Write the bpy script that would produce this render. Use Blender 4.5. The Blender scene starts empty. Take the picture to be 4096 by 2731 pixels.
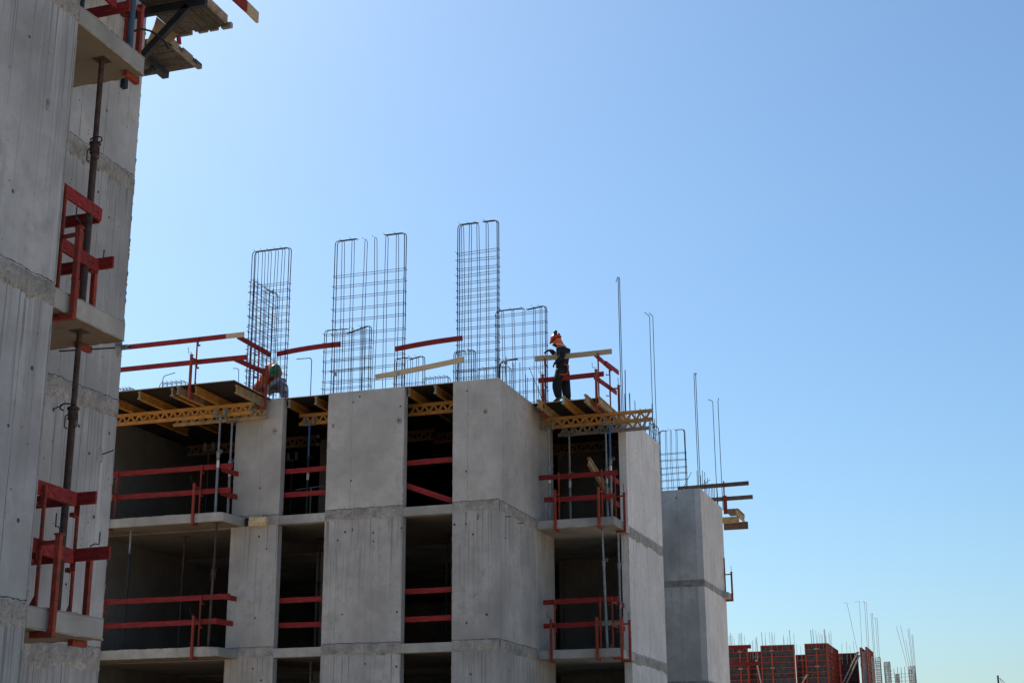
import bpy, bmesh, math, random
from mathutils import Vector, Matrix
random.seed(7)
R = math.radians
C = bpy.context.scene.collection
scene = bpy.context.scene

# ------------------------------------------------------------------ materials
def new_mat(name):
    m = bpy.data.materials.new(name); m.use_nodes = True
    nt = m.node_tree; b = nt.nodes['Principled BSDF']
    return m, nt, b
def N(nt, t, **kw):
    n = nt.nodes.new(t)
    for k, v in kw.items():
        if k in n.inputs.keys(): n.inputs[k].default_value = v
        else: setattr(n, k, v)
    return n
def mixc(nt, a, b, fac, mode='MIX'):
    n = nt.nodes.new('ShaderNodeMix'); n.data_type = 'RGBA'; n.blend_type = mode
    for sock, val in ((n.inputs[0], fac), (n.inputs[6], a), (n.inputs[7], b)):
        if hasattr(val, 'links'): nt.links.new(val, sock)
        elif isinstance(val, (tuple, list)): sock.default_value = (*val, 1) if len(val) == 3 else val
        else: sock.default_value = val
    return n.outputs[2]
def math_(nt, op, a, b=0.0, c=None):
    n = nt.nodes.new('ShaderNodeMath'); n.operation = op
    for i, v in enumerate((a, b, c)):
        if v is None: continue
        if hasattr(v, 'links'): nt.links.new(v, n.inputs[i])
        else: n.inputs[i].default_value = v
    return n.outputs[0]
def ramp(nt, fac, p0, p1, c0=(0,0,0,1), c1=(1,1,1,1)):
    n = nt.nodes.new('ShaderNodeValToRGB'); e = n.color_ramp.elements
    e[0].position = p0; e[1].position = p1; e[0].color = c0; e[1].color = c1
    nt.links.new(fac, n.inputs[0]); return n.outputs[0]
def noise(nt, vec, scale, detail=4, rough=.55):
    n = N(nt, 'ShaderNodeTexNoise'); n.inputs['Scale'].default_value = scale
    n.inputs['Detail'].default_value = detail; n.inputs['Roughness'].default_value = rough
    nt.links.new(vec, n.inputs['Vector']); return n.outputs['Fac']
def pos(nt, sx=1, sy=1, sz=1):
    g = N(nt, 'ShaderNodeNewGeometry'); m = N(nt, 'ShaderNodeMapping')
    m.inputs['Scale'].default_value = (sx, sy, sz)
    nt.links.new(g.outputs['Position'], m.inputs['Vector']); return m.outputs[0]

def concrete(name, col, streak=.35, zoff=0.0, pits=1.0, bump=.25, warm=(1.0,.97,.92), blot=.30):
    m, nt, b = new_mat(name)
    P = pos(nt)
    big = noise(nt, P, .9, 5); mid = noise(nt, P, 5, 6, .6); fine = noise(nt, P, 55, 3)
    dark = tuple(c*(1-blot) for c in col); light = tuple(min(1, c*(1+blot*.55)) for c in col)
    base = mixc(nt, dark, light, ramp(nt, big, .33, .67))
    base = mixc(nt, base, tuple(c*w*.82 for c, w in zip(col, warm)), ramp(nt, mid, .48, .72))
    base = mixc(nt, base, tuple(c*.72 for c in col), math_(nt, 'MULTIPLY', ramp(nt, fine, .5, .8), .5))
    # a tone of its own for every pour
    oi = N(nt, 'ShaderNodeObjectInfo')
    tone = math_(nt, 'MULTIPLY_ADD', oi.outputs['Random'], .24, .88)
    hsv = N(nt, 'ShaderNodeHueSaturation'); nt.links.new(base, hsv.inputs['Color']); nt.links.new(tone, hsv.inputs['Value'])
    base = hsv.outputs[0]
    # slurry runs below each slab joint (stains with their own shape)
    sv = noise(nt, pos(nt, 5, 5, .20), 1.6, 5, .65)
    g = N(nt, 'ShaderNodeNewGeometry'); sp = N(nt, 'ShaderNodeSeparateXYZ'); nt.links.new(g.outputs['Position'], sp.inputs[0])
    fr = math_(nt, 'FRACT', math_(nt, 'MULTIPLY', math_(nt, 'SUBTRACT', sp.outputs[2], zoff+2.85), 1/3.0))
    fall = math_(nt, 'POWER', fr, 1.6)
    msk = math_(nt, 'MULTIPLY', ramp(nt, sv, .52, .70), math_(nt, 'MULTIPLY_ADD', fall, .85, .15))
    base = mixc(nt, base, tuple(c*w*.55 for c, w in zip(col, warm)), math_(nt, 'MULTIPLY', msk, streak))
    thin = noise(nt, pos(nt, 17, 17, .30), 1.5, 2, .5)
    msk2 = math_(nt, 'MULTIPLY', ramp(nt, thin, .585, .625), fall)
    base = mixc(nt, base, tuple(c*.48 for c in col), math_(nt, 'MULTIPLY', msk2, min(1.0, streak*1.5)))
    # pale lime runs
    lime = noise(nt, pos(nt, 4, 4, .18), 2.3, 3, .6)
    base = mixc(nt, base, tuple(min(1, c*1.28) for c in col), math_(nt, 'MULTIPLY', ramp(nt, lime, .58, .74), streak*.7))
    # air pits
    v = N(nt, 'ShaderNodeTexVoronoi'); v.inputs['Scale'].default_value = 9.0; nt.links.new(P, v.inputs['Vector'])
    sel = math_(nt, 'GREATER_THAN', noise(nt, P, 3.1, 2), .52)
    pit = math_(nt, 'MULTIPLY', math_(nt, 'LESS_THAN', v.outputs['Distance'], .105), sel)
    base = mixc(nt, base, tuple(c*.3 for c in col), math_(nt, 'MULTIPLY', pit, .75*pits))
    nt.links.new(base, b.inputs['Base Color']); b.inputs['Roughness'].default_value = .88
    h = math_(nt, 'ADD', math_(nt, 'MULTIPLY', mid, .6), math_(nt, 'MULTIPLY', fine, .4))
    h = math_(nt, 'SUBTRACT', h, math_(nt, 'MULTIPLY', pit, .8))
    bp = N(nt, 'ShaderNodeBump'); bp.inputs['Strength'].default_value = bump; bp.inputs['Distance'].default_value = .012
    nt.links.new(h, bp.inputs['Height']); nt.links.new(bp.outputs[0], b.inputs['Normal'])
    return m

def rough_concrete(name, col):
    m, nt, b = new_mat(name); P = pos(nt)
    a = noise(nt, P, 4, 8, .7); f = noise(nt, P, 26, 5, .7)
    base = mixc(nt, tuple(c*.55 for c in col), tuple(c*1.25 for c in col), ramp(nt, a, .34, .66))
    base = mixc(nt, base, tuple(c*.38 for c in col), math_(nt, 'MULTIPLY', ramp(nt, f, .52, .64), .75))
    drip = noise(nt, pos(nt, 14, 14, 1.0), 2.0, 4, .6)
    base = mixc(nt, base, tuple(c*1.4 for c in col), math_(nt, 'MULTIPLY', ramp(nt, drip, .56, .72), .45))
    nt.links.new(base, b.inputs['Base Color']); b.inputs['Roughness'].default_value = .95
    bp = N(nt, 'ShaderNodeBump'); bp.inputs['Strength'].default_value = .8; bp.inputs['Distance'].default_value = .03
    nt.links.new(math_(nt, 'ADD', a, math_(nt, 'MULTIPLY', f, .5)), bp.inputs['Height']); nt.links.new(bp.outputs[0], b.inputs['Normal'])
    return m

def plain(name, col, rough=.6, metal=0.0, var=.35, scale=8, wear=None, wearp=(.60,.66), bump=.1, grain=None, spec=.3):
    m, nt, b = new_mat(name)
    tc = N(nt, 'ShaderNodeTexCoord'); P = tc.outputs['Object']
    if grain:
        mp = N(nt, 'ShaderNodeMapping'); mp.inputs['Scale'].default_value = grain; nt.links.new(P, mp.inputs['Vector']); P = mp.outputs[0]
    n1 = noise(nt, P, scale, 5, .6)
    base = mixc(nt, tuple(c*(1-var) for c in col), tuple(min(1, c*(1+var*.6)) for c in col), ramp(nt, n1, .3, .7))
    oi = N(nt, 'ShaderNodeObjectInfo')
    hsv = N(nt, 'ShaderNodeHueSaturation'); nt.links.new(base, hsv.inputs['Color'])
    nt.links.new(math_(nt, 'MULTIPLY_ADD', oi.outputs['Random'], .3, .85), hsv.inputs['Value']); base = hsv.outputs[0]
    if wear:
        n2 = noise(nt, P, scale*2.3, 6, .65)
        base = mixc(nt, base, wear, ramp(nt, n2, *wearp))
    nt.links.new(base, b.inputs['Base Color']); b.inputs['Roughness'].default_value = rough; b.inputs['Metallic'].default_value = metal
    b.inputs['Specular IOR Level'].default_value = spec
    bp = N(nt, 'ShaderNodeBump'); bp.inputs['Strength'].default_value = bump; bp.inputs['Distance'].default_value = .01
    nt.links.new(n1, bp.inputs['Height']); nt.links.new(bp.outputs[0], b.inputs['Normal'])
    return m

M = {}
M['conc_near'] = concrete('concrete near block', (.39,.383,.383), streak=.95, zoff=1.58, pits=1.3, blot=.34)
M['conc_main'] = concrete('concrete main block', (.405,.382,.358), streak=.72, zoff=0.0, pits=.9, blot=.32)
M['conc_new'] = concrete('concrete newly struck', (.45,.42,.39), streak=.12, zoff=0.0, pits=.9, blot=.30)
M['conc_pale'] = concrete('pale grey concrete', (.62,.59,.565), streak=.22, zoff=0.0, pits=.5, blot=.16)  # lighter, more even tone for the right wing and the tower side
M['conc_grey'] = concrete('concrete mottled grey', (.49,.475,.455), streak=.25, zoff=0.0, pits=.6, blot=.36)  # greyer, more mottled tone for the tower front and the far pour
M['conc_soffit'] = concrete('concrete soffit', (.19,.155,.12), streak=0, pits=.3, blot=.25)  # undersides darker and browner than the walls, shade put into the tone
M['conc_in'] = concrete('shade toned interior concrete', (.17,.155,.14), streak=.1, pits=.4, blot=.3)  # walls inside the bays, interior shade put into a lower base colour
M['conc_soffit_dim'] = concrete('shade toned brown soffit', (.165,.135,.105), streak=0, pits=.3, blot=.3)  # main block ceilings and soffits, deeper shade put into the colour
M['conc_slab'] = concrete('concrete slab edge', (.36,.34,.31), streak=.0, pits=1.0, bump=.7, blot=.48)
M['band'] = rough_concrete('rough cast joint', (.34,.315,.285))
M['fin'] = plain('mortar fin', (.30,.29,.28), .95, var=.3, scale=10)
M['crevice'] = plain('dark joint crevice', (.10,.095,.085), .95, var=.4, scale=14)
M['ply'] = plain('dark film faced plywood', (.024,.021,.020), .55, var=.4, scale=3)
M['ply_edge'] = plain('plywood raw edge', (.42,.30,.18), .8, var=.3, scale=20)
M['timber_y'] = plain('yellow lacquered timber', (.42,.19,.040), .6, var=.42, scale=5, wear=(.28,.15,.06), wearp=(.56,.72), grain=(1,1,6))
M['timber_old'] = plain('weathered formwork timber', (.40,.27,.14), .75, var=.45, scale=6, wear=(.20,.13,.08), wearp=(.55,.70))
M['timber_dark'] = plain('shade toned dark timber', (.105,.058,.026), .8, var=.4, scale=6)  # girders deep in the bays, their shade put into the timber colour
M['timber_grey'] = plain('grey weathered timber', (.26,.235,.20), .85, var=.4, scale=6, wear=(.12,.10,.08), wearp=(.55,.7))
M['board_raw'] = plain('raw spruce board', (.50,.37,.23), .8, var=.28, scale=4, wear=(.30,.20,.12), wearp=(.62,.74), grain=(.6,6,14))
M['board_red'] = plain('red painted board', (.255,.019,.017), .8, var=.5, scale=4, wear=(.30,.19,.15), wearp=(.62,.72), grain=(1.2,4,7))
M['board_dark'] = plain('dark stained board', (.15,.085,.055), .75, var=.4, scale=6)
M['plank'] = plain('dirty scaffold plank', (.072,.063,.055), .85, var=.5, scale=5, wear=(.21,.19,.165), wearp=(.58,.76), grain=(2.5,2.5,6))
M['steel_red'] = plain('red painted steel', (.29,.040,.022), .75, var=.35, scale=10, wear=(.10,.035,.025), wearp=(.50,.62))
M['steel_orange'] = plain('orange painted steel frame', (.38,.062,.032), .7, var=.35, scale=6, wear=(.26,.10,.06), wearp=(.6,.7))
M['steel_galv'] = plain('galvanised steel', (.23,.245,.26), .55, .25, var=.35, scale=12, wear=(.20,.19,.18), wearp=(.58,.68))
M['steel_blue'] = plain('blue painted steel', (.05,.13,.33), .5, .1, var=.3, scale=10, wear=(.22,.24,.27), wearp=(.60,.70))
M['steel_bluegrey'] = plain('blue grey painted steel', (.075,.10,.15), .5, .1, var=.3, scale=10)
M['ply_brown'] = plain('weathered brown plywood', (.17,.12,.075), .8, var=.4, scale=4)
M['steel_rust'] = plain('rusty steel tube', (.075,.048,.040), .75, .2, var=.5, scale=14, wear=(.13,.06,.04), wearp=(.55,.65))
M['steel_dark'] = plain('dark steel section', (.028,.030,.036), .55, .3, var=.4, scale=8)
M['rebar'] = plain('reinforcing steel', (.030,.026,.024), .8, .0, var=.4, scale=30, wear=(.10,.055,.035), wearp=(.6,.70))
M['rebar_far'] = plain('pale reinforcing steel', (.36,.31,.29), .8, .0, var=.3, scale=30)  # lighter tone for the bars around the far forms
M['sticker'] = plain('white paper sticker', (.75,.74,.72), .7, var=.1)
M['print_red'] = plain('red print', (.45,.05,.05), .7, var=.1)
M['print_dark'] = plain('dark print', (.05,.05,.07), .7, var=.1)
M['panel_face'] = plain('dark form lining', (.060,.058,.060), .7, var=.6, scale=4, wear=(.075,.07,.065), wearp=(.55,.7))
M['foam'] = plain('yellow wood wool block', (.50,.40,.24), .9, var=.35, scale=9, wear=(.35,.24,.10), wearp=(.55,.65), bump=.4)
M['hose'] = plain('black rubber hose', (.015,.015,.015), .6)
M['ground'] = plain('dusty building ground', (.40,.31,.215), .95, var=.3, scale=.05)
M['paleend'] = plain('green dipped beam end', (.34,.47,.30), .7, var=.25, scale=10)
M['cloth_navy'] = plain('navy work cloth', (.018,.019,.030), .9, var=.7, scale=9, bump=1.0)
M['cloth_black'] = plain('black work cloth', (.017,.017,.020), .9, var=.7, scale=9, bump=1.0)
M['cloth_orange'] = plain('orange hi-vis cloth', (.70,.115,.022), .85, var=.25, scale=10, bump=.3)
M['cloth_grey'] = plain('grey blue work cloth', (.33,.34,.40), .9, var=.25, scale=10, bump=.3)
M['reflect'] = plain('grey reflective tape', (.45,.46,.44), .5, var=.15)
M['glove'] = plain('dark work glove', (.022,.024,.020), .85, var=.4, scale=20)
M['glove_pale'] = plain('pale work glove', (.45,.36,.28), .85, var=.3, scale=20)
M['helm_orange'] = plain('orange red plastic shell', (.50,.075,.040), .32, var=.1)
M['helm_green'] = plain('green plastic shell', (.012,.17,.085), .35, var=.12)
M['mask'] = plain('pale blue face mask', (.30,.44,.50), .9, var=.15)
M['skin'] = plain('skin', (.32,.17,.11), .6, var=.2, scale=12)
M['strap'] = plain('orange harness webbing', (.50,.085,.03), .8, var=.2)
M['muff'] = plain('black ear muff shell', (.012,.012,.014), .4, var=.2)

# ------------------------------------------------------------------ mesh helpers
class MB:
    def __init__(s): s.v = []; s.f = []; s.mi = []; s.m = 0
    def add(s, vs, fs):
        o = len(s.v); s.v += [tuple(v) for v in vs]; s.f += [tuple(i+o for i in f) for f in fs]; s.mi += [s.m]*len(fs)
    def box(s, x0, x1, y0, y1, z0, z1):
        x0, x1 = sorted((x0, x1)); y0, y1 = sorted((y0, y1)); z0, z1 = sorted((z0, z1))
        s.add([(x0,y0,z0),(x1,y0,z0),(x1,y1,z0),(x0,y1,z0),(x0,y0,z1),(x1,y0,z1),(x1,y1,z1),(x0,y1,z1)],
              [(0,3,2,1),(4,5,6,7),(0,1,5,4),(1,2,6,5),(2,3,7,6),(3,0,4,7)])
    def beam(s, p, q, w, h, up=(0,0,1), seg=1, bow=0.0):
        p = Vector(p); q = Vector(q); d = (q-p).normalized(); up = Vector(up)
        sd = d.cross(up)
        if sd.length < 1e-4: up = Vector((1,0,0)); sd = d.cross(up)
        sd.normalize(); u = sd.cross(d)
        vs = []
        for i in range(seg+1):
            t = i/seg; c = p.lerp(q, t) + u*(bow*4*t*(1-t))
            vs += [c-sd*w/2-u*h/2, c+sd*w/2-u*h/2, c+sd*w/2+u*h/2, c-sd*w/2+u*h/2]
        fs = [(0,1,2,3)]
        for i in range(seg):
            a = i*4; b = a+4
            fs += [(a+k, b+k, b+(k+1)%4, a+(k+1)%4) for k in range(4)]
        e = seg*4; fs.append((e+3,e+2,e+1,e)); s.add(vs, fs)
    def tube(s, pts, r, n=6, cap=True):
        pts = [Vector(p) for p in pts]; vs = []; fs = []
        prev = None
        for i, p in enumerate(pts):
            if i == 0: d = pts[1]-p
            elif i == len(pts)-1: d = p-pts[i-1]
            else: d = (pts[i+1]-p).normalized()+(p-pts[i-1]).normalized()
            if d.length < 1e-9: d = pts[i]-pts[i-1]
            d.normalize()
            a = prev if prev else (Vector((0,0,1)) if abs(d.z) < .9 else Vector((1,0,0)))
            x = (a - d*a.dot(d))
            if x.length < 1e-4: x = Vector((0,1,0)) - d*d.y
            x.normalize(); prev = x; y = d.cross(x)
            rr = r[i] if isinstance(r, (list, tuple)) else r
            for k in range(n):
                t = 2*math.pi*k/n; vs.append(p + x*math.cos(t)*rr + y*math.sin(t)*rr)
        for i in range(len(pts)-1):
            for k in range(n):
                a = i*n+k; b = i*n+(k+1)%n; fs.append((a, b, b+n, a+n))
        if cap: fs.append(tuple(range(n-1,-1,-1))); o = (len(pts)-1)*n; fs.append(tuple(range(o, o+n)))
        s.add(vs, fs)
    def sphere(s, c, r, nu=12, nv=8, v0=0.0, v1=math.pi):
        c = Vector(c); r = Vector(r) if not isinstance(r, (int, float)) else Vector((r,r,r)); vs = []; fs = []
        for j in range(nv+1):
            t = v0+(v1-v0)*j/nv
            for i in range(nu):
                a = 2*math.pi*i/nu
                vs.append(c+Vector((r.x*math.sin(t)*math.cos(a), r.y*math.sin(t)*math.sin(a), r.z*math.cos(t))))
        for j in range(nv):
            for i in range(nu):
                a = j*nu+i; b = j*nu+(i+1)%nu; fs.append((a, a+nu, b+nu, b))
        s.add(vs, fs)
    def ring(s, profile, xs):   # loft of closed loops
        n = len(profile[0]); vs = [p for lp in profile for p in lp]; fs = []
        for j in range(len(profile)-1):
            for i in range(n):
                a = j*n+i; b = j*n+(i+1)%n; fs.append((a, b, b+n, a+n))
        fs.append(tuple(range(n-1,-1,-1))); o = (len(profile)-1)*n; fs.append(tuple(range(o, o+n))); s.add(vs, fs)
    def build(s, name, mats, parent=None, bevel=0.0, smooth=False, origin=None):
        mats = mats if isinstance(mats, list) else [mats]
        off = Vector(origin) if origin else (parent_world(parent) if parent else Vector((0,0,0)))
        me = bpy.data.meshes.new(name)
        me.from_pydata([tuple(Vector(v)-off) for v in s.v], [], s.f); me.update()
        for m in mats: me.materials.append(M[m])
        if len(mats) > 1: me.polygons.foreach_set('material_index', s.mi)
        if smooth: me.polygons.foreach_set('use_smooth', [True]*len(me.polygons))
        o = bpy.data.objects.new(name, me); C.objects.link(o)
        if parent: o.parent = parent
        elif origin: o.location = off
        if bevel:
            b = o.modifiers.new('bevel', 'BEVEL'); b.width = bevel; b.segments = 1; b.limit_method = 'ANGLE'
        return o
def parent_world(p):
    v = Vector((0,0,0))
    while p: v += p.location; p = p.parent
    return v
def tag(o, label, cat, group=None, kind=None):
    o['label'] = label; o['category'] = cat
    if group: o['group'] = group
    if kind: o['kind'] = kind
    return o
def thing(name, label, cat, loc=(0,0,0), group=None):
    o = bpy.data.objects.new(name, None); o.empty_display_size = .2; C.objects.link(o); o.location = loc
    return tag(o, label, cat, group)
def copy_tree(o, loc=None, rot=None, label=None, parent=None):
    c = o.copy(); C.objects.link(c)
    if parent: c.parent = parent
    if loc is not None: c.location = loc
    if rot is not None: c.rotation_euler = (0, 0, rot)
    if label: c['label'] = label
    for ch in list(o.children): copy_tree(ch, parent=c)
    return c
def bake(o):   # replace the mesh by its evaluated result
    bpy.context.view_layer.update()
    dg = bpy.context.evaluated_depsgraph_get(); ev = o.evaluated_get(dg)
    me = bpy.data.meshes.new_from_object(ev); o.modifiers.clear(); o.data = me

# concrete pour with real tie holes, mortar fins at the form joints and rough joint bands
def wall_part(parent, box, holes=(), fins=(), mat='conc_main', face='y', name='wall', hr=.024):
    x0, x1, y0, y1, z0, z1 = box
    mb = MB(); mb.box(*box)
    o = mb.build(name, mat, parent)
    if holes:
        cb = MB()
        for a, z in holes:
            r = hr*random.uniform(.85, 1.25)
            if face == 'y': cb.tube([(a, y0-.05, z), (a, y0+.09, z)], r, 9)
            else: cb.tube([(x1+.05, a, z), (x1-.09, a, z)], r, 9)
        cut = cb.build('cutter', mat, None); cut.location = (0,0,0)
        md = o.modifiers.new('holes', 'BOOLEAN'); md.object = cut; md.solver = 'EXACT'; md.operation = 'DIFFERENCE'
        bake(o); bpy.data.objects.remove(cut)
    if fins:
        for a, za, zb in fins:
            fb = MB(); n = 40; pts = []; rr = []; j = 0
            for i in range(n+1):
                j = j*.7+random.uniform(-.0012, .0012); zz = za+(zb-za)*i/n
                pts.append((a+j, y0, zz) if face == 'y' else (x1, a+j, zz)); rr.append(random.uniform(.0015, .0055))
            fb.tube(pts, rr, 4); fb.build('mortar_fin', 'fin', parent)
    return o
def band(parent, face, fixed, a0, a1, z0, z1, amp=.03, out=.012, mat='band', name='joint_band', step=.018):
    n = max(4, int((a1-a0)/step)); rows = 6; vs = []; fs = []
    sgn = -1 if face == 'y' else 1
    jt = jb = sl = 0
    ph = random.uniform(0, 50)
    for i in range(n+1):
        a = a0+(a1-a0)*i/n
        jt = jt*.6+random.uniform(-1, 1)*amp*.12
        sl = sl*.93+random.uniform(-1, 1)*amp*.30
        jb = jb*.45+random.uniform(-1, 1)*amp*.28+(random.uniform(-.5, 0)*amp if random.random() < .06 else 0)
        for r in range(rows+1):
            t = r/rows; z = (z0+jb+sl)*(1-t)+(z1+jt+sl*.25)*t
            d = -.006 if r in (0, rows) else out*(.25+.45*random.random()+.3*math.sin(a*9+r*1.7+ph)**2)
            p = fixed+sgn*d
            vs.append((a, p, z) if face == 'y' else (p, a, z))
    for i in range(n):
        for r in range(rows):
            a = i*(rows+1)+r; fs.append((a, a+rows+1, a+rows+2, a+1))
    cr = MB(); k = rows+1
    pts = [tuple(vs[i*k+rows][q] for q in range(3)) for i in range(n+1)]
    o = fixed+sgn*.001
    cr.tube([(x, o, z) if face == 'y' else (o, y, z) for x, y, z in pts], [random.uniform(.002, .0075) for _ in pts], 4); cr.build('joint_crevice', 'crevice', parent)
    mb = MB(); mb.add(vs, fs)
    return mb.build(name, mat, parent, smooth=True)
def crumbs(parent, line, mat='conc_slab', size=.012, density=26, name='chipped_edge'):
    p, q = Vector(line[0]), Vector(line[1]); L = (q-p).length; mb = MB()
    n = max(6, int(L*density*1.6)); pts = []; rr = []; k = 0
    for i in range(n+1):
        k = k*.5+random.random()*.5
        pts.append(p.lerp(q, (i+random.uniform(-.3, .3)*(0 < i < n))/n)); rr.append(size*(.12+1.5*max(0, k-.42)*2))
    mb.tube(pts, rr, 5)
    return mb.build(name, mat, parent)

# ------------------------------------------------------------------ ground
g = MB(); g.box(-900, 900, -500, 1500, -2.0, -1.7)
gr = g.build('ground', 'ground'); gr['kind'] = 'structure'

# ------------------------------------------------------------------ near block (left)
NX, RX = -8.32, -10.23          # outer wall face, recessed wall face
nb = thing('concrete_building', 'near unfinished concrete tower filling the left edge, with recessed balconies and red rails', 'building', (NX, 11.26, -1.7))
near_holes = {4.58: [(10.54,6.85),(10.52,5.26),(9.95,6.85),(9.95,5.25)], 1.58: [(11.03,3.71),(10.77,3.11),(10.2,3.72),(10.2,2.3),(11.03,2.3)], 7.58: [(10.54,9.8)], -1.42: [(10.8,.9)]}
for zf in (-1.42, 1.58, 4.58, 7.58):
    fl = [(10.83, zf+.05, zf+2.75), (10.3, zf+.05, zf+2.75)] if zf == 1.58 else [(9.6, zf+.05, zf+2.75)]
    wall_part(nb, (NX-.22, NX, 4.0, 11.26, zf, zf+2.8), near_holes[zf], fl, 'conc_near', 'x', hr=.02)
    rf = [(14.58, zf+.03, zf+2.78), (14.06, zf+.03, zf+2.78)]
    rh = {7.58: [(14.58,8.21),(14.8,9.6)], 4.58: [(14.81,6.85),(14.54,7.09),(14.56,5.3),(13.8,5.2)], 1.58: [(14.53,4.11),(13.83,3.84),(14.78,3.83),(15.16,4.16),(14.53,2.25),(14.97,3.1),(14.02,4.18)], -1.42: [(14.5,.6)]}[zf]
    wall_part(nb, (RX-.2, RX, 11.2, 15.3, zf, zf+2.8 if zf < 7 else 10.9), rh, rf, 'conc_near', 'x', hr=.02)
    # the end of the near wall and the wall behind it
    wall_part(nb, (RX-.2, NX-.22, 11.06, 11.26, zf, zf+2.8), (), (), 'conc_near', 'y')
    # slab: corridor of concrete at the joint, then the balcony plate
    s = MB(); s.box(RX-.2, NX-.003, 4.0, 11.262, zf-.2, zf); s.build('floor_slab', 'conc_slab', nb)
    s = MB(); s.box(RX, NX, 11.262, 12.48, zf-.2, zf)
    s.build('balcony_slab', ['conc_slab'], nb, bevel=.012)
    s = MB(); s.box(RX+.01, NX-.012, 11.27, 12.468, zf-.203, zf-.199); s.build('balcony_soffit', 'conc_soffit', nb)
    s = MB(); s.box(RX-.2, RX-.003, 11.27, 15.298, zf-.2, zf); s.build('wall_joint', 'conc_slab', nb)
    band(nb, 'x', NX, 4.0, 11.25, zf-.22, zf+.03, amp=.05, out=.016)
    band(nb, 'x', RX, 11.3, 15.3, zf-.24, zf+.02, amp=.07, out=.016)
    crumbs(nb, ((NX-.004, 11.3, zf-.2), (NX-.004, 12.48, zf-.2)), size=.014, density=14)
    crumbs(nb, ((NX-.004, 11.3, zf), (NX-.004, 12.48, zf)), size=.010, density=14)
    crumbs(nb, ((RX-.5, 12.475, zf-.2), (NX, 12.475, zf-.2)), size=.012, density=14)
    crumbs(nb, ((RX-.004, 15.298, zf), (RX-.004, 15.298, zf+2.75)), size=.014, density=22)
    crumbs(nb, ((NX-.006, 11.256, zf+.05), (NX-.006, 11.256, zf+2.75)), size=.006, density=22)
    # chamfered arris of the near wall, cast as a thin lighter strip
    a = MB(); a.box(NX-.02, NX+.004, 11.24, 11.262, zf+.04, zf+2.6); a.build('wall_arris', 'fin', nb)
wall_part(nb, (-20.0, RX-.2, 4.0, 4.2, -1.7, 10.4), (), (), 'conc_near')
wall_part(nb, (-15.0, RX-.2, 15.1, 15.3, -1.7, 10.9), (), (), 'conc_near')
p = MB()
for (y, z, dy, dz) in ((15.0, 3.85, .10, .20), (10.9, 6.3, .05, .12)):
    x = RX if y > 11 else NX; pts = []
    for k in range(11):
        t = 2*math.pi*k/11; r = random.uniform(.7, 1.15); pts.append((x+.003, y+math.cos(t)*dy*r*.6, z+math.sin(t)*dz*r*.6))
    p.add([(x+.006, y, z)]+pts, [(0, k+1, (k+1)%11+1) for k in range(11)])
p.build('mortar_patch', 'band', nb)
# bent stubs of wire left in the recessed wall
for (y, z, dx) in ((14.0, 4.18, .12), (15.05, 3.87, .14)):
    w = MB(); w.tube([(RX-.02, y, z), (RX+dx, y+.02, z+.05)], .008, 6); w.build('wire_stub', 'rebar', nb)

# ------------------------------------------------------------------ main block
Yf, SX, WX = 30.32, -10.40, -8.54
mbk = thing('concrete_building', 'long unfinished concrete block in the middle, with open bays, piers and a corner balcony', 'building', (-15.0, Yf, -1.7))
P1, P2, P3 = (-16.98, -15.76), (-14.59, -12.68), (-11.49, SX)
H1 = {6: [(-16.28,6.68),(-15.95,8.01)], 3: [(-16.25,5.55),(-16.04,5.26),(-16.26,3.7)], 0: [(-16.26,2.58),(-16.04,2.31)]}
H2 = {6: [(-13.96,8.54),(-13.97,6.7),(-13.8,8.66),(-12.81,8.01),(-14.45,8.02),(-12.78,8.34)], 3: [(-14.08,5.53),(-12.71,5.54),(-13.39,5.47),(-14.26,5.35),(-13.38,5.28),(-14.1,3.69),(-12.78,3.69)], 0: [(-12.77,2.52),(-13.51,2.6)]}
H3 = {6: [(-11.16,8.56),(-11.17,6.71),(-10.73,8.04)], 3: [(-11.44,5.54),(-11.17,5.54),(-11.01,5.3),(-11.15,3.39),(-10.69,3.55)], 0: [(-11.06,2.31)]}
HS = {6: [(30.86,8.53),(30.84,6.69),(32.19,8.51),(32.19,6.67)], 3: [(30.73,5.25),(32.09,5.22),(33.65,5.5),(30.86,3.68),(32.68,3.67)], 0: [(32.67,2.56),(31.0,2.4)]}
HR = {6: [(36.16,8.5),(35.53,7.99),(36.18,6.65),(37.62,8.5),(37.6,6.64),(34.85,6.68)], 3: [(35.8,5.21),(36.91,5.19),(37.66,5.2),(35.12,3.64),(36.92,3.62),(35.11,5.21)], 0: [(35.8,2.3)]}
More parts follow.
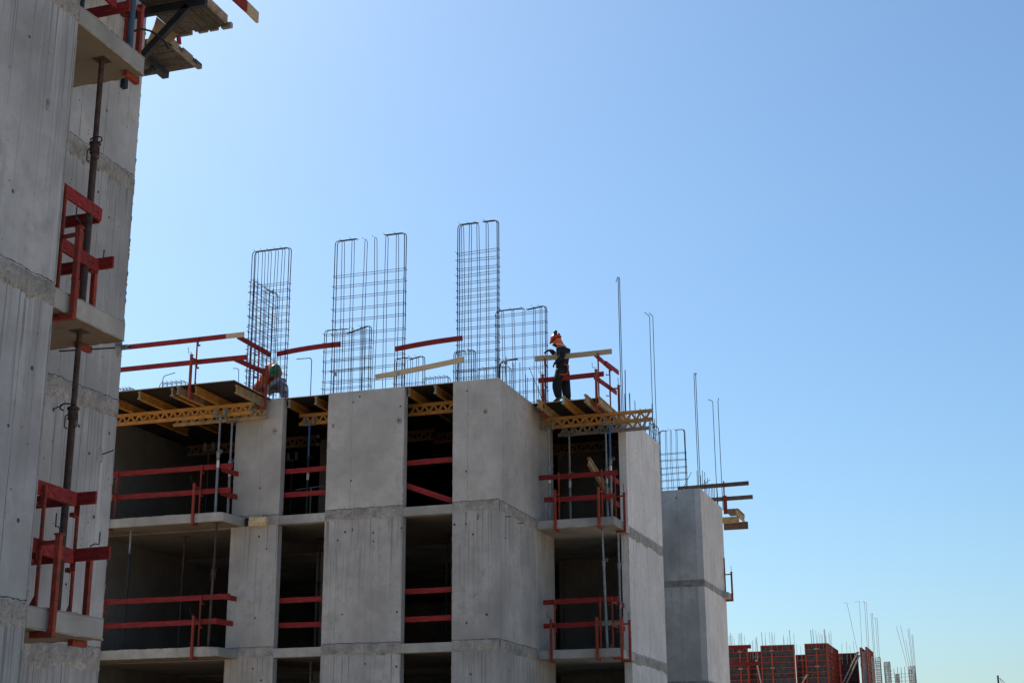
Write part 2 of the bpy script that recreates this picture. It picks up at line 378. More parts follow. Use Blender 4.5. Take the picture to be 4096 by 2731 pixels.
for zf in (-3+1.5, 0, 3, 6):
    zt = zf+2.8 if zf >= 0 else -.2
    mt = 'conc_new' if zf == 6 else 'conc_main'
    d = .006*(zf == 3)
    key = zf if zf >= 0 else None
    z0, z1 = zf+.02, zt-.02
    f = lambda a: (a, z0, z1)
    wall_part(mbk, (P1[0], P1[1]-d, Yf, Yf+.2, zf, zt), H1.get(key, ()), [f(-16.28)], mt)
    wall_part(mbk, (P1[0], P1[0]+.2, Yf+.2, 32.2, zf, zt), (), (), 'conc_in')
    wall_part(mbk, (P2[0], P2[1], Yf+d, Yf+.2, zf, zt), H2.get(key, ()), [f(-13.98)] if zf == 6 else [f(-14.28), f(-13.4)], mt)
    wall_part(mbk, (P3[0], SX, Yf, Yf+.2, zf, zt), H3.get(key, ()), [f(-11.14)] if zf == 6 else [f(-10.97)], mt)
    wall_part(mbk, (SX-.2, SX, Yf+.2, 34.45, zf, zt), HS.get(key, ()), [f(30.84), f(32.22), f(33.66)] if zf == 6 else [f(30.84), f(31.34), f(32.23), f(32.6)], mt, 'x')
    wall_part(mbk, (WX-.18, WX, 34.48, 38.2, zf, zt), HR.get(key, ()), [f(34.79), f(36.16), f(37.58)] if zf == 6 else [f(36.41), f(37.55), f(34.95)], 'conc_pale', 'x')
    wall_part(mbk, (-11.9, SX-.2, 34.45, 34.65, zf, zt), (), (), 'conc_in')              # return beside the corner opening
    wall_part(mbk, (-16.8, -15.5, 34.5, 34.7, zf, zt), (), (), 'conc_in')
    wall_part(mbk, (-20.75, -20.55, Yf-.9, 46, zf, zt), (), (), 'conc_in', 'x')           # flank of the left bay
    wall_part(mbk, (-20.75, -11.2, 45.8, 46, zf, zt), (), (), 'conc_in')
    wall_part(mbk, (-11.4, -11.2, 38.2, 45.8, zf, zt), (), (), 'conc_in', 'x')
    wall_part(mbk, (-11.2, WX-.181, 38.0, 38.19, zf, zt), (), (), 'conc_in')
for zs in (0, 3, 6):
    s = MB(); s.box(-20.75, SX+.004, Yf-.004, 34.44, zs-.2, zs); s.box(-20.75, -8.72, 34.46, 38.19, zs-.2, zs); s.box(-20.75, -11.2, 38.2, 46, zs-.2, zs)
    s.build('floor_slab', 'conc_slab', mbk)
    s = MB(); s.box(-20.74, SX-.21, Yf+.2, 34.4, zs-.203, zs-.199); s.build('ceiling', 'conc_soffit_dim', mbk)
    # wall thickness of the right wing at the joint
    s = MB(); s.box(-8.72, WX-.004, 34.484, 38.2, zs-.2, zs); s.build('wall_joint', 'conc_slab', mbk)
    band(mbk, 'y', Yf-.004, P1[0], P1[1], zs-.2, zs+.04, amp=.03)
    band(mbk, 'y', Yf-.004, P2[0], P2[1], zs-.21, zs+.05, amp=.035, out=.016)
    band(mbk, 'y', Yf-.004, P3[0], SX, zs-.2, zs+.04, amp=.03, out=.016)
    band(mbk, 'x', SX+.004, Yf, 33.0, zs-.22, zs+.03, amp=.035, out=.016)
    band(mbk, 'x', WX, 34.49, 38.2, zs-.24, zs+.02, amp=.045, out=.016)
    # left balcony with a clipped corner, and the corner balcony
    lb = MB()
    out = [(-20.55, 29.40), (-16.86, 29.40), (-16.70, 29.52), (-16.66, Yf-.006), (-20.55, Yf-.006)] if zs < 6 else [(-20.55, 29.40), (-16.80, 29.40), (-16.71, 29.46), (-16.62, Yf-.006), (-20.55, Yf-.006)]
    n = len(out); lb.add([(x, y, zs-.2) for x, y in out]+[(x, y, zs) for x, y in out], [tuple(range(n-1,-1,-1)), tuple(range(n, 2*n))]+[(i, (i+1)%n, (i+1)%n+n, i+n) for i in range(n)])
    lb.build('balcony_slab', 'conc_slab', mbk, bevel=.01)
    crumbs(mbk, ((-20.5, 29.405, zs-.2), (-16.8, 29.405, zs-.2)), size=.012, density=12)
    crumbs(mbk, ((-20.5, 29.405, zs), (-16.8, 29.405, zs)), size=.010, density=12)
    lb = MB(); lb.box(SX+.006, -8.50 if zs > 3 else -8.46, 33.03, 34.455, zs-.2, zs); lb.build('balcony_slab', 'conc_slab', mbk, bevel=.012)
    crumbs(mbk, ((-10.38, 33.035, zs-.2), (-8.5, 33.035, zs-.2)), size=.009, density=12)
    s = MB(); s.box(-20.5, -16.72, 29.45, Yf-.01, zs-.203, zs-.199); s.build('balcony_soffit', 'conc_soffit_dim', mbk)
# ragged pour line on top of the fresh walls
for a in (((P1[0], Yf+.03, 8.8), (P1[1], Yf+.03, 8.8)), ((P2[0], Yf+.03, 8.8), (P2[1], Yf+.03, 8.8)), ((P3[0], Yf+.03, 8.8), (SX, Yf+.03, 8.8)), ((SX-.03, Yf, 8.8), (SX-.03, 32.8, 8.8)), ((WX-.03, 34.5, 8.8), (WX-.03, 38.2, 8.8))):
    crumbs(mbk, a, mat='conc_new', size=.016, density=20)
for zf in (0, 3, 6):     # chipped arrises of the piers and walls
    for (x, y) in ((P1[0], Yf), (P1[1]-.002, Yf), (P2[0], Yf), (P2[1]-.002, Yf), (P3[0], Yf), (SX-.002, Yf+.002), (WX-.002, 34.482), (WX-.18, 34.482), (WX-.002, 38.198)):
        crumbs(mbk, ((x, y, zf+.03), (x, y, zf+2.77)), mat='conc_new' if zf == 6 else 'conc_main', size=.006, density=18)
crumbs(mbk, ((P2[1]-.01, Yf+.004, 6.1), (P2[1]-.01, Yf+.004, 7.3)), mat='band', size=.014, density=26)
# broken-out patches round a few ties, with the chiselled hollow in rough concrete
pt = MB()
for (x, z, r) in ((-12.81, 8.01, .10), (-14.45, 8.02, .07), (-10.72, 8.05, .08), (-15.95, 8.02, .09)):
    k = 13; ring = []
    for i in range(k):
        t = 2*math.pi*i/k; q = r*random.uniform(.65, 1.15); ring.append((x+math.cos(t)*q*.8, Yf-.003, z+math.sin(t)*q))
    inner = [((px-x)*.35+x, Yf-.012, (pz-z)*.35+z) for px, _, pz in ring]
    pt.add(ring+inner, [(i, (i+1)%k, (i+1)%k+k, i+k) for i in range(k)])
pt.build('mortar_patch', 'band', mbk)
for (x, y, z, dx, dy, dz) in ((-13.9, Yf, 5.6, .02, -.05, -.08), (-10.9, Yf, 5.62, .04, -.06, .1), (SX, 30.75, 5.72, .13, .0, .0), (SX, 31.65, 5.72, .13, .0, .0)):
    w = MB(); w.tube([(x, y, z), (x+dx, y+dy, z+dz)], .009, 6); w.build('wire_stub', 'rebar', mbk)

# ------------------------------------------------------------------ tower behind on the right
# slab nose the far red post is clamped to is built with the tower
tw = thing('concrete_building', 'farther concrete tower at right, darker front face and pale side face', 'building', (-9.4, 44.63, -1.7))
TX = -8.73
for zf in (-1.5, 0, 3, 6):
    zt = zf+2.8 if zf >= 0 else -.2
    f = lambda a: (a, zf+.02, zt-.02)
    wall_part(tw, (-10.7, TX-.19, 44.63, 44.85, zf, zt), [(-9.5, 8.55)] if zf == 6 else (), [f(-9.47)], 'conc_grey')
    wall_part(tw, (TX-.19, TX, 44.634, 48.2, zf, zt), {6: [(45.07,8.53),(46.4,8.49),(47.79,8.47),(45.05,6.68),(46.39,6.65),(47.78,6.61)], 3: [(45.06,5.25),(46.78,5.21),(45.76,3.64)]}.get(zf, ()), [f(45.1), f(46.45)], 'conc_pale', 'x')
    s = MB(); s.box(-10.69, TX-.004, 44.637, 48.2, zt, zt+.2 if zf < 6 else zt-.001) if zf < 6 else None
    if zf < 6:
        s.build('floor_slab', 'conc_slab', tw)
        band(tw, 'y', 44.637, -10.7, TX, zt-.03, zt+.22, amp=.03, mat='band')
        band(tw, 'x', TX-.004, 44.64, 48.2, zt-.04, zt+.22, amp=.05)
m = MB(); m.box(TX+.001, TX+.19, 47.6, 48.2, 5.78, 5.965); m.build('balcony_slab', 'conc_slab', tw, bevel=.01)
crumbs(tw, ((-9.97, 44.66, 8.8), (TX, 44.66, 8.8)), mat='conc_new', size=.014, density=16)

# ------------------------------------------------------------------ formwork: decks, timber beams, lattice girders, props
def deck(name, label, x0, x1, y0, y1, z1=8.8, parts=((None),)):
    t = thing(name, label, 'formwork deck', (x0, y0, z1-.022))
    m = MB(); m.box(x0, x1, y0, y1, z1-.021, z1); m.build('panel', 'ply', t)
    e = MB(); e.box(x0, x1, y0-.004, y0-.0005, z1-.020, z1-.002); e.box(x1+.0005, x1+.004, y0, y1, z1-.020, z1-.002)
    e.build('panel_edge', 'ply_edge', t)
    return t
deck('plywood_deck', 'dark plywood deck overhanging the left bay, carried on yellow timber beams', -20.56, -16.07, 28.5, 32.3)
deck('plywood_deck', 'dark plywood strip closing the narrow bay between the left and middle piers', -15.755, -14.595, 30.35, 34.5)
deck('plywood_deck', 'dark plywood strip closing the bay between the middle and corner piers', -12.675, -11.495, 30.34, 34.5)
deck('plywood_deck', 'small plywood platform deck at the corner where the worker stands', SX+.004, -8.73, 32.8, 34.46)
# the deck over the rest of the floor, not seen from below
t = thing('plywood_deck', 'wide plywood deck over the inner floor behind the rebar cages', 'formwork deck', (-15, 40, 8.78))
m = MB(); m.box(-20.56, -15.74, 32.29, 45.85, 8.7765, 8.7975); m.box(-15.75, -8.70, 34.44, 38.05, 8.7755, 8.7965); m.box(-15.75, -11.3, 38.0, 45.85, 8.7745, 8.7955)
m.box(-16.80, -15.74, 30.50, 32.3, 8.778, 8.798); m.box(-14.61, -12.66, 30.50, 34.5, 8.777, 8.797); m.box(-11.51, -10.58, 30.50, 34.46, 8.776, 8.796); m.build('panel', 'ply', t)

def h20(label, x, y0, y1, mat='timber_y', ztop=8.778, end=None, group='timber beams under the plywood decks'):
    t = thing('timber_beam', label, 'timber beam', (x, y0, ztop-.2), group)
    def flange(zc):
        w, h, c = .04, .02, .010
        return [(x-w, zc-h+c), (x-w+c, zc-h), (x+w-c, zc-h), (x+w, zc-h+c), (x+w, zc+h-c), (x+w-c, zc+h), (x-w+c, zc+h), (x-w, zc+h-c)]
    for zc in (ztop-.02, ztop-.18):
        m = MB(); lp = flange(zc); lp.reverse() if zc < ztop-.1 else None
        prof = [(px, pz) for px, pz in flange(zc)]
        m.ring([[(px, yy, pz) for px, pz in prof] for yy in (y0, y1)], None)
        m.build('flange', mat, t)
    m = MB(); m.box(x-.0135, x+.0135, y0+.004, y1-.004, ztop-.162, ztop-.038); m.build('web', mat, t)
    if end:
        m = MB()
        for zc in (ztop-.02, ztop-.18): m.ring([[(px+(px-x)*.02, yy, pz) for px, pz in flange(zc)] for yy in (y0-.004, y0+.05)], None)
        m.box(x-.016, x+.016, y0-.003, y0+.05, ztop-.165, ztop-.035); m.build('beam_end', end, t)
    return t
LB = 'yellow timber beam under the left deck, '
h20(LB+'nearest the left tower', -19.42, 28.62, 32.2)
h20(LB+'second from the left tower with a pale end', -18.56, 28.58, 32.2, end='timber_old')
h20(LB+'left one of the close pair in the middle', -17.70, 28.58, 31.9, end='timber_grey')
h20(LB+'right one of the close pair, greyed side', -17.49, 28.48, 31.4, 'timber_old', end='timber_grey')
h20(LB+'behind the foot of the red rail post', -17.10, 28.60, 32.2)
h20('pale weathered timber beam along the right edge of the left deck', -16.19, 28.83, 30.29, 'timber_old')
h20('yellow beam under the narrow bay, beside the left pier with a grey end', -15.66, 30.42, 34.3, end='timber_grey')
h20('yellow beam under the narrow bay, beside the middle pier with a grey end', -14.95, 30.38, 34.3, end='timber_grey')
h20('yellow beam under the bay left of the corner pier, beside the middle pier', -12.60, 30.40, 34.3, end='timber_grey')
h20('yellow beam in the centre of the bay left of the corner pier', -11.95, 30.38, 34.3, end='timber_grey')
RB = 'timber beam under the corner platform, '
h20(RB+'brown one against the concrete side wall', -10.13, 32.40, 34.6, 'timber_old')
h20(RB+'with a pale green painted end', -9.48, 32.28, 34.6, end='paleend')
h20(RB+'brown end beside the red corner post', -8.94, 32.30, 34.6, 'timber_old')
h20(RB+'outermost pale one on the right edge', -8.70, 32.62, 34.46, 'timber_old')

def truss(label, x0, x1, y, mat='timber_y', ztop=8.575, group='lattice girders under the decks', h=.285, tips='timber_grey', capr=True):
    t = thing('lattice_girder', label, 'lattice girder', (x0, y, ztop-h), group)
    for z in (ztop-.04, ztop-h+.04):
        m = MB(); m.box(x0, x1, y-.032, y+.032, z-.04, z+.04); m.build('chord', mat, t, bevel=.006)
    m = MB(); za, zb = ztop-h+.045, ztop-.045; pit = .115; x = x0+.06; k = 0
    while x+pit < x1-.02:
        a, b = ((x, y, za), (x+pit, y, zb)) if k % 2 == 0 else ((x, y, zb), (x+pit, y, za))
        m.beam(a, b, .052, .022 if k % 2 else .026, up=(0, 1, 0)); x += pit; k += 1
    m.build('lattice_web', mat, t)
    if tips and capr:
        for z in (ztop-.04, ztop-h+.04):
            m = MB(); m.box(x1-.07, x1+.004, y-.036, y+.036, z-.043, z+.043); m.build('end_cap', tips, t, bevel=.008)
    return t
truss('yellow lattice girder in front under the left deck', -20.3, -16.18, 29.65)
truss('weathered lattice girder just behind the front one under the left deck', -18.58, -16.08, 30.16, 'timber_old')
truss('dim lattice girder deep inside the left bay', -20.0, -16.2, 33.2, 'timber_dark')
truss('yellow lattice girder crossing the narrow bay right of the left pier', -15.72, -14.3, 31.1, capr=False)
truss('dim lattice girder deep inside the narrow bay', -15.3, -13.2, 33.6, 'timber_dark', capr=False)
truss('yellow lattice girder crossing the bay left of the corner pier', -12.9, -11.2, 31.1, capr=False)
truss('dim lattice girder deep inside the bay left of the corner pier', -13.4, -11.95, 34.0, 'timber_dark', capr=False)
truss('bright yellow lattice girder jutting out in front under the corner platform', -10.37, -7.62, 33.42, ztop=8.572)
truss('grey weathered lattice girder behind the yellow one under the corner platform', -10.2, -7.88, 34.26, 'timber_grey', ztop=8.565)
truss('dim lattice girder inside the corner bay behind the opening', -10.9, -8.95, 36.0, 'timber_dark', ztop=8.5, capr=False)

def prop(label, x, y, z0, z1, split, inner='steel_galv', outer='steel_galv', head='fork', sticker=None, cranked=0.0, r=.030, group='steel props holding up decks and slabs', lean=0.0):
    t = thing('steel_prop', label, 'prop', (x, y, z0), group)
    zs = z0+(z1-z0)*split
    X = lambda z: x+lean*(z-z0)/(z1-z0)
    m = MB(); m.tube([(x, y, z0+.008), (X(zs), y, zs)], r, 12); m.build('outer_tube', outer, t, smooth=False)
    m = MB(); m.tube([(X(zs-.1), y, zs-.1), (X(z1), y, z1-.008)], r*.80, 12); m.build('inner_tube', inner, t)
    m = MB(); z = zs+.12
    while z < z1-.1:
        m.tube([(X(z), y-r*.81, z), (X(z), y-r*.70, z)], .0085, 6); m.tube([(X(z)+r*.81, y, z+.05), (X(z)+r*.70, y, z+.05)], .0085, 6); z += .11
    m.build('pin_holes', 'steel_dark', t)
    m = MB(); m.box(x-.07, x+.07, y-.07, y+.07, z0, z0+.008); m.build('base_plate', outer, t)
    m = MB(); m.tube([(X(zs), y, zs-.07), (X(zs), y, zs+.06)], r*1.35, 12); m.tube([(X(zs), y, zs+.035), (X(zs), y, zs+.05)], r*1.7, 12); m.build('collar', outer, t)
    m = MB(); a = cranked; xx = X(zs)
    pts = [(xx-r, y-r, zs+.075), (xx+.01, y-r*1.9, zs+.078), (xx+.075, y-r*1.7, zs+.085), (xx+.11, y-r*1.5, zs+.075), (xx+.115, y-r*1.4, zs+.04), (xx+.075, y-r*1.5, zs+.018)]
    if a: pts = [(2*xx-px, py, pz) for px, py, pz in pts]
    m.tube(pts, .008, 6); m.build('pin_handle', 'steel_dark' if outer == 'steel_rust' else outer, t)
    if outer == 'steel_rust' or sticker == 'lugs':
        m = MB()
        for sg in (-1, 1): m.tube([(xx+sg*r*1.2, y-r*.6, zs-.02), (xx+sg*(r+.035), y-r*.6, zs-.03), (xx+sg*(r+.035), y-r*.6, zs-.14), (xx+sg*r*1.1, y-r*.6, zs-.16)], .007, 6)
        m.build('lug', outer, t)
    m = MB(); m.box(X(z1)-.075, X(z1)+.075, y-.075, y+.075, z1-.008, z1); hd = m.build('head_plate', inner if inner != 'steel_blue' else 'steel_galv', t)
    if head == 'fork':
        m = MB()
        for sg in (-1, 1): m.box(X(z1)+sg*.118-.018, X(z1)+sg*.118+.018, y-.046, y-.038, z1-.02, z1+.19); m.box(X(z1)+sg*.118-.018, X(z1)+sg*.118+.018, y+.038, y+.046, z1-.02, z1+.19)
        m.box(X(z1)-.136, X(z1)+.136, y-.05, y+.05, z1-.022, z1-.009); m.build('fork_head', 'steel_galv', t)
    if sticker and sticker != 'lugs':
        m = MB(); zz = sticker; m.tube([(X(zz), y, zz), (X(zz), y, zz+.16)], r+.002, 14, cap=False); st = m.build('label_sticker', 'sticker', t)
        m = MB(); m.m = 0
        for k in range(4): m.box(X(zz)-.017, X(zz)+(.012 if k % 2 else .006), y-r-.0035, y-r-.0025, zz+.025+k*.022, zz+.033+k*.022)
        m.m = 1; m.box(X(zz)-.016, X(zz)+.016, y-r-.0035, y-r-.0025, zz+.118, zz+.142)
        b = m.build('printed_lines', ['print_dark', 'print_red'], st)
    return t
# left bay under the deck
prop('galvanised prop with white sticker under the front girder of the left bay', -16.98, 29.56, 6, 8.285, .60, sticker=7.07)
prop('galvanised prop with white sticker beside the left pier, under the weathered girder', -17.00, 30.16, 6, 8.285, .56, sticker=6.98)
prop('dim prop standing inside the left bay near its middle, upper storey', -19.0, 32.6, 6, 8.27, .5, 'steel_rust', 'steel_dark', sticker=None)
prop('dim prop deep inside the left bay, upper storey, near the pier', -17.6, 34.5, 6, 8.3, .5, 'steel_rust', 'steel_dark')
prop('blue topped prop with white sticker in the narrow bay right of the left pier', -15.42, 31.05, 6, 8.285, .62, 'steel_blue', 'steel_dark', sticker=6.95)
prop('dim prop inside the bay left of the corner pier, upper storey', -12.1, 33.9, 6, 8.28, .55, 'steel_rust', 'steel_dark')
# storey below
prop('tall grey prop at the left end of the left balcony, middle storey', -19.36, 29.86, 3, 5.8, .78, 'steel_galv', 'steel_dark', head='flat')
prop('dark prop inside the left bay, middle storey, left of the red post', -18.6, 31.0, 3, 5.8, .66, 'steel_rust', 'steel_dark', head='flat')
prop('rusty prop leaning right under the upper balcony, middle storey', -17.02, 29.62, 3, 5.8, .60, 'steel_rust', 'steel_rust', head='flat', lean=.06)
prop('dark grey prop behind the rusty one by the left pier, middle storey', -17.05, 30.5, 3, 5.8, .63, 'steel_galv', 'steel_dark', head='flat')
prop('dim prop inside the narrow bay, middle storey, left one', -15.7, 32.4, 3, 5.8, .6, 'steel_rust', 'steel_dark', head='flat')
prop('dim prop inside the narrow bay, middle storey, right one', -15.0, 33.6, 3, 5.8, .6, 'steel_rust', 'steel_dark', head='flat')
prop('dim prop inside the bay left of the corner pier, middle storey', -12.6, 32.9, 3, 5.8, .6, 'steel_rust', 'steel_dark', head='flat')
prop('grey prop inside the narrow bay, lowest storey, left one', -15.45, 31.6, 0, 2.8, .8, 'steel_galv', 'steel_galv', head='flat')
prop('grey prop inside the narrow bay, lowest storey, right one', -15.0, 31.9, 0, 2.8, .8, 'steel_galv', 'steel_galv', head='flat')
# corner balcony
prop('galvanised prop with sticker nearest the side wall under the corner girder', -10.17, 33.36, 6, 8.28, .57, sticker=6.95)
prop('galvanised prop with sticker in the back row left on the corner balcony', -9.90, 34.2, 6, 8.28, .55, sticker=6.98)
prop('galvanised prop with sticker in the back row right on the corner balcony', -8.97, 34.2, 6, 8.28, .58, sticker=7.02)
prop('blue topped prop with sticker under the corner girder, in front of the right post', -8.66, 33.40, 6, 8.28, .60, 'steel_blue', 'steel_galv', sticker=7.10)
prop('pale grey prop below the corner balcony slab, the left and nearer one', -8.80, 33.24, 3, 5.8, .70, head='flat', lean=-.06)
prop('pale grey prop below the corner balcony slab, the right one', -8.62, 33.8, 3, 5.8, .70, head='flat', cranked=0)
# near block
prop('dark brown steel prop with bent pin handle between the top two balconies at left', -8.55, 12.03, 4.58, 7.38, .64, 'steel_rust', 'steel_rust', head='flat', r=.036)
prop('dark steel prop with looped pin handle below the middle balcony at left', -8.55, 12.03, 1.58, 4.38, .70, 'steel_rust', 'steel_rust', head='flat', r=.036, cranked=1)
prop('blue grey steel prop standing on the top left balcony beside the platforms', -8.42, 12.32, 7.58, 10.2, .7, 'steel_galv', 'steel_bluegrey', head='flat', r=.034)
prop('dark blue prop on the top left balcony, cut by the picture edge', -8.47, 11.48, 7.58, 10.2, .7, 'steel_galv', 'steel_dark', head='flat', r=.036)

# ------------------------------------------------------------------ red guard rail posts and boards
def make_post(name, label, drop, mat, tall=1.16, handle=1, lat=0.0, clamp_top=.69):
    """origin on the slab edge; +x along the edge, +y inwards"""
    t = thing(name, label, 'rail post')
    m = MB(); m.box(-.027, .027, -.075, -.021, -drop-.05, clamp_top); m.build('clamp_tube', mat, t, bevel=.004, origin=None)
    m = MB(); m.box(-.033, .033, -.082, -.014, -drop+.17, -drop+.185); m.build('clamp_collar', mat, t); m = MB(); m.box(-.036, .036, -.084, -.012, clamp_top-.02, clamp_top-.004); m.build('clamp_collar', mat, t)
    m = MB(); m.box(-.03, .03, -.074, .17, -drop-.062, -drop-.008); m.build('clamp_foot', mat, t, bevel=.003)
    m = MB(); m.tube([(lat, .17, .012), (lat, .17, tall)], .019, 8); m.build('guard_tube', mat, t)
    m = MB(); m.box(lat-.045, lat+.045, .13, .21, .002, .012); m.add([(lat-.004,.19,.01),(lat+.004,.19,.01),(lat+.004,.26,.01),(lat-.004,.26,.01),(lat-.004,.19,.13),(lat+.004,.19,.13)], [(0,1,2,3),(0,4,5,1),(3,2,5,4),(0,3,4),(1,5,2)]); m.build('foot_plate', mat, t)
    m = MB(); m.beam((0, -.03, clamp_top-.08), (lat, .17, clamp_top-.08), .03, .035); m.build('cross_bar', mat, t)
    for zz in (1.04, .50):
        m = MB(); m.box(lat-.03, lat+.03, .182, .187, zz-.055, zz+.055); m.box(lat-.03, lat+.03, .187, .262, zz-.072, zz-.066); m.box(lat-.03, lat+.03, .256, .262, zz-.066, zz-.03); m.build('board_bracket', mat, t)
    if handle:
        m = MB(); m.tube([(0, -.048, clamp_top-.01), (0, -.048, clamp_top+.04), (-.05*handle, -.055, clamp_top+.055), (-.085*handle, -.06, clamp_top+.045), (-.088*handle, -.06, clamp_top+.17)], .007, 6); m.build('crank_handle', 'steel_dark', t)
    return t
post_a = make_post('guard_rail_post', '', .20, 'steel_red', lat=.03)
post_b = make_post('guard_rail_post', '', .29, 'steel_red', lat=.0)
used = {id(post_a): 0, id(post_b): 0}
def put_post(proto, x, y, z, rot, label, group):
    if not used[id(proto)]:
        used[id(proto)] = 1; o = proto; o.location = (x, y, z); o.rotation_euler = (0, 0, R(rot))
    else: o = copy_tree(proto, (x, y, z), R(rot))
    o['label'] = label; o['group'] = group
    return o
G1 = 'red rail posts on the main block'; G2 = 'red rail posts on the left tower'
put_post(post_b, -17.17, 28.5, 8.8, 0, 'red rail post clamped to the front edge of the left plywood deck', G1)
put_post(post_b, -16.05, 29.88, 8.8, 90, 'red rail post on the right edge of the left deck, before the bent worker', G1)
put_post(post_b, -10.12, 32.8, 8.79, 0, 'red rail post at the left of the corner platform, by the standing worker', G1)
put_post(post_b, -8.79, 32.8, 8.79, 0, 'red rail post at the right front corner of the corner platform', G1)
put_post(post_b, -8.70, 34.36, 8.8, 90, 'red rail post at the back right of the corner platform', G1)
put_post(post_a, -17.44, 29.4, 6, 0, 'red rail post on the upper left balcony edge, near the props', G1)
put_post(post_a, -19.68, 29.4, 6, 0, 'red rail post on the upper left balcony, half hidden by the left tower', G1)
put_post(post_a, -17.27, 29.4, 3, 0, 'red rail post on the lower left balcony edge, left of the pier', G1)
put_post(post_a, -19.78, 29.4, 3, 0, 'red rail post on the lower left balcony, next to the left tower edge', G1)
put_post(post_a, -9.92, 33.03, 6, 0, 'red rail post on the upper corner balcony, left of the pair', G1)
put_post(post_a, -8.86, 33.03, 6, 0, 'red rail post on the upper corner balcony, right of the pair', G1)
put_post(post_a, -8.50, 33.8, 6, 90, 'red rail post on the right return of the upper corner balcony', G1)
put_post(post_a, -10.06, 33.03, 3, 0, 'red rail post on the lower corner balcony, beside the side wall', G1)
put_post(post_a, -8.97, 33.03, 3, 0, 'red rail post on the lower corner balcony, in the middle', G1)
put_post(post_a, -8.46, 33.08, 3, 90, 'red rail post on the lower corner balcony, at its outer corner', G1)
put_post(post_a, -8.46, 33.82, 3, 90, 'red rail post on the lower corner balcony, outermost at the right', G1)
put_post(post_a, NX, 11.50, 4.58, 90, 'red rail post on the middle balcony of the left tower, nearest the wall', G2)
put_post(post_a, -8.78, 12.48, 4.58, 180, 'red rail post, far edge of the middle balcony at left', G2)
put_post(post_a, NX, 11.585, 1.58, 90, 'red rail post on the lower balcony of the left tower, nearest the wall', G2)
put_post(post_a, -8.57, 12.48, 1.58, 180, 'red rail post on the far edge of the lower balcony of the left tower', G2)
put_post(post_a, -8.45, 12.48, 7.58, 180, 'red rail post on the top balcony of the left tower, beside the blue prop', G2)
put_post(post_a, TX+.19, 48.02, 5.97, 90, 'red rail post clamped high on the far tower edge against the sky', G1)

def rail(label, p, q, mat='board_red', h=.115, w=.028, tip=None, group='guard boards on the rails', bow=None, name='guard_board'):
    p = Vector(p); q = Vector(q); mid = (p+q)/2
    t = thing(name, label, 'guard board', mid, group)
    m = MB(); b = random.uniform(-.012, .006) if bow is None else bow
    if tip:
        c = q.lerp(p, tip/(q-p).length)
        m.beam(p, c, w, h, seg=6, bow=b); m.build('board', mat, t)
        m = MB(); m.beam(c, q, w, h); m.build('bare_end', 'board_raw', t)
    else:
        m.beam(p, q, w, h, seg=8, bow=b); m.build('board', mat, t)
    return t
# left deck
rail('top red guard board with pale bare end along the left deck front', (-20.4, 28.71, 9.93), (-15.99, 28.71, 9.92), tip=.46)
rail('lower red guard board along the left deck front', (-20.4, 28.71, 9.38), (-15.88, 28.71, 9.37))
rail('top red guard board running back along the right edge of the left deck', (-16.29, 28.95, 9.97), (-16.27, 30.50, 9.95))
rail('lower red guard board running back along the right edge of the left deck', (-16.29, 28.85, 9.41), (-16.27, 30.30, 9.45))
rail('single red board tied across the gap between the first two cages', (-16.03, 30.41, 9.92), (-14.37, 30.41, 10.0), bow=.03, h=.12)
rail('single red board tied between the wide and the tall cage', (-12.95, 30.37, 9.73), (-11.29, 30.37, 9.83), bow=.02, h=.12)
rail('single raw wooden board rising right between the wide and the tall cage', (-13.43, 30.36, 9.10), (-11.25, 30.36, 9.32), 'board_raw', h=.12)
# corner platform
rail('raw wooden guard board in front of the standing worker', (-10.39, 33.02, 9.965), (-8.46, 33.02, 9.97), 'board_raw', h=.125)
rail('red guard board in front of the standing worker at knee height', (-10.31, 33.02, 9.41), (-8.67, 33.02, 9.43), h=.12)
rail('upper red guard board on the right side of the corner platform, first piece', (-8.93, 33.1, 9.99), (-8.93, 34.75, 10.03))
rail('upper red guard board on the right side of the corner platform, overlapping end piece', (-8.895, 34.1, 10.01), (-8.895, 35.35, 10.09))
rail('lower red guard board on the right side of the corner platform', (-8.93, 33.1, 9.40), (-8.90, 35.1, 9.50))
# balconies of the left bay
rail('upper red guard board on the upper left balcony', (-20.5, 29.615, 7.11), (-16.62, 29.615, 7.10))
rail('lower red guard board on the upper left balcony', (-20.5, 29.615, 6.57), (-16.64, 29.615, 6.54))
rail('short red board turning to the pier on the upper left balcony, top', (-16.92, 29.66, 7.05), (-16.86, 30.3, 7.05))
rail('short red board turning to the pier on the upper left balcony, low', (-16.92, 29.66, 6.50), (-16.86, 30.3, 6.50))
rail('upper red guard board on the lower left balcony', (-20.5, 29.615, 4.13), (-16.53, 29.615, 4.12))
rail('lower red guard board on the lower left balcony', (-20.5, 29.615, 3.58), (-16.83, 29.615, 3.58))
rail('short red board turning to the pier on the lower left balcony, top', (-16.80, 29.66, 4.14), (-16.74, 30.28, 4.14))
rail('short red board turning to the pier on the lower left balcony, low', (-16.92, 29.66, 3.60), (-16.80, 30.28, 3.59))
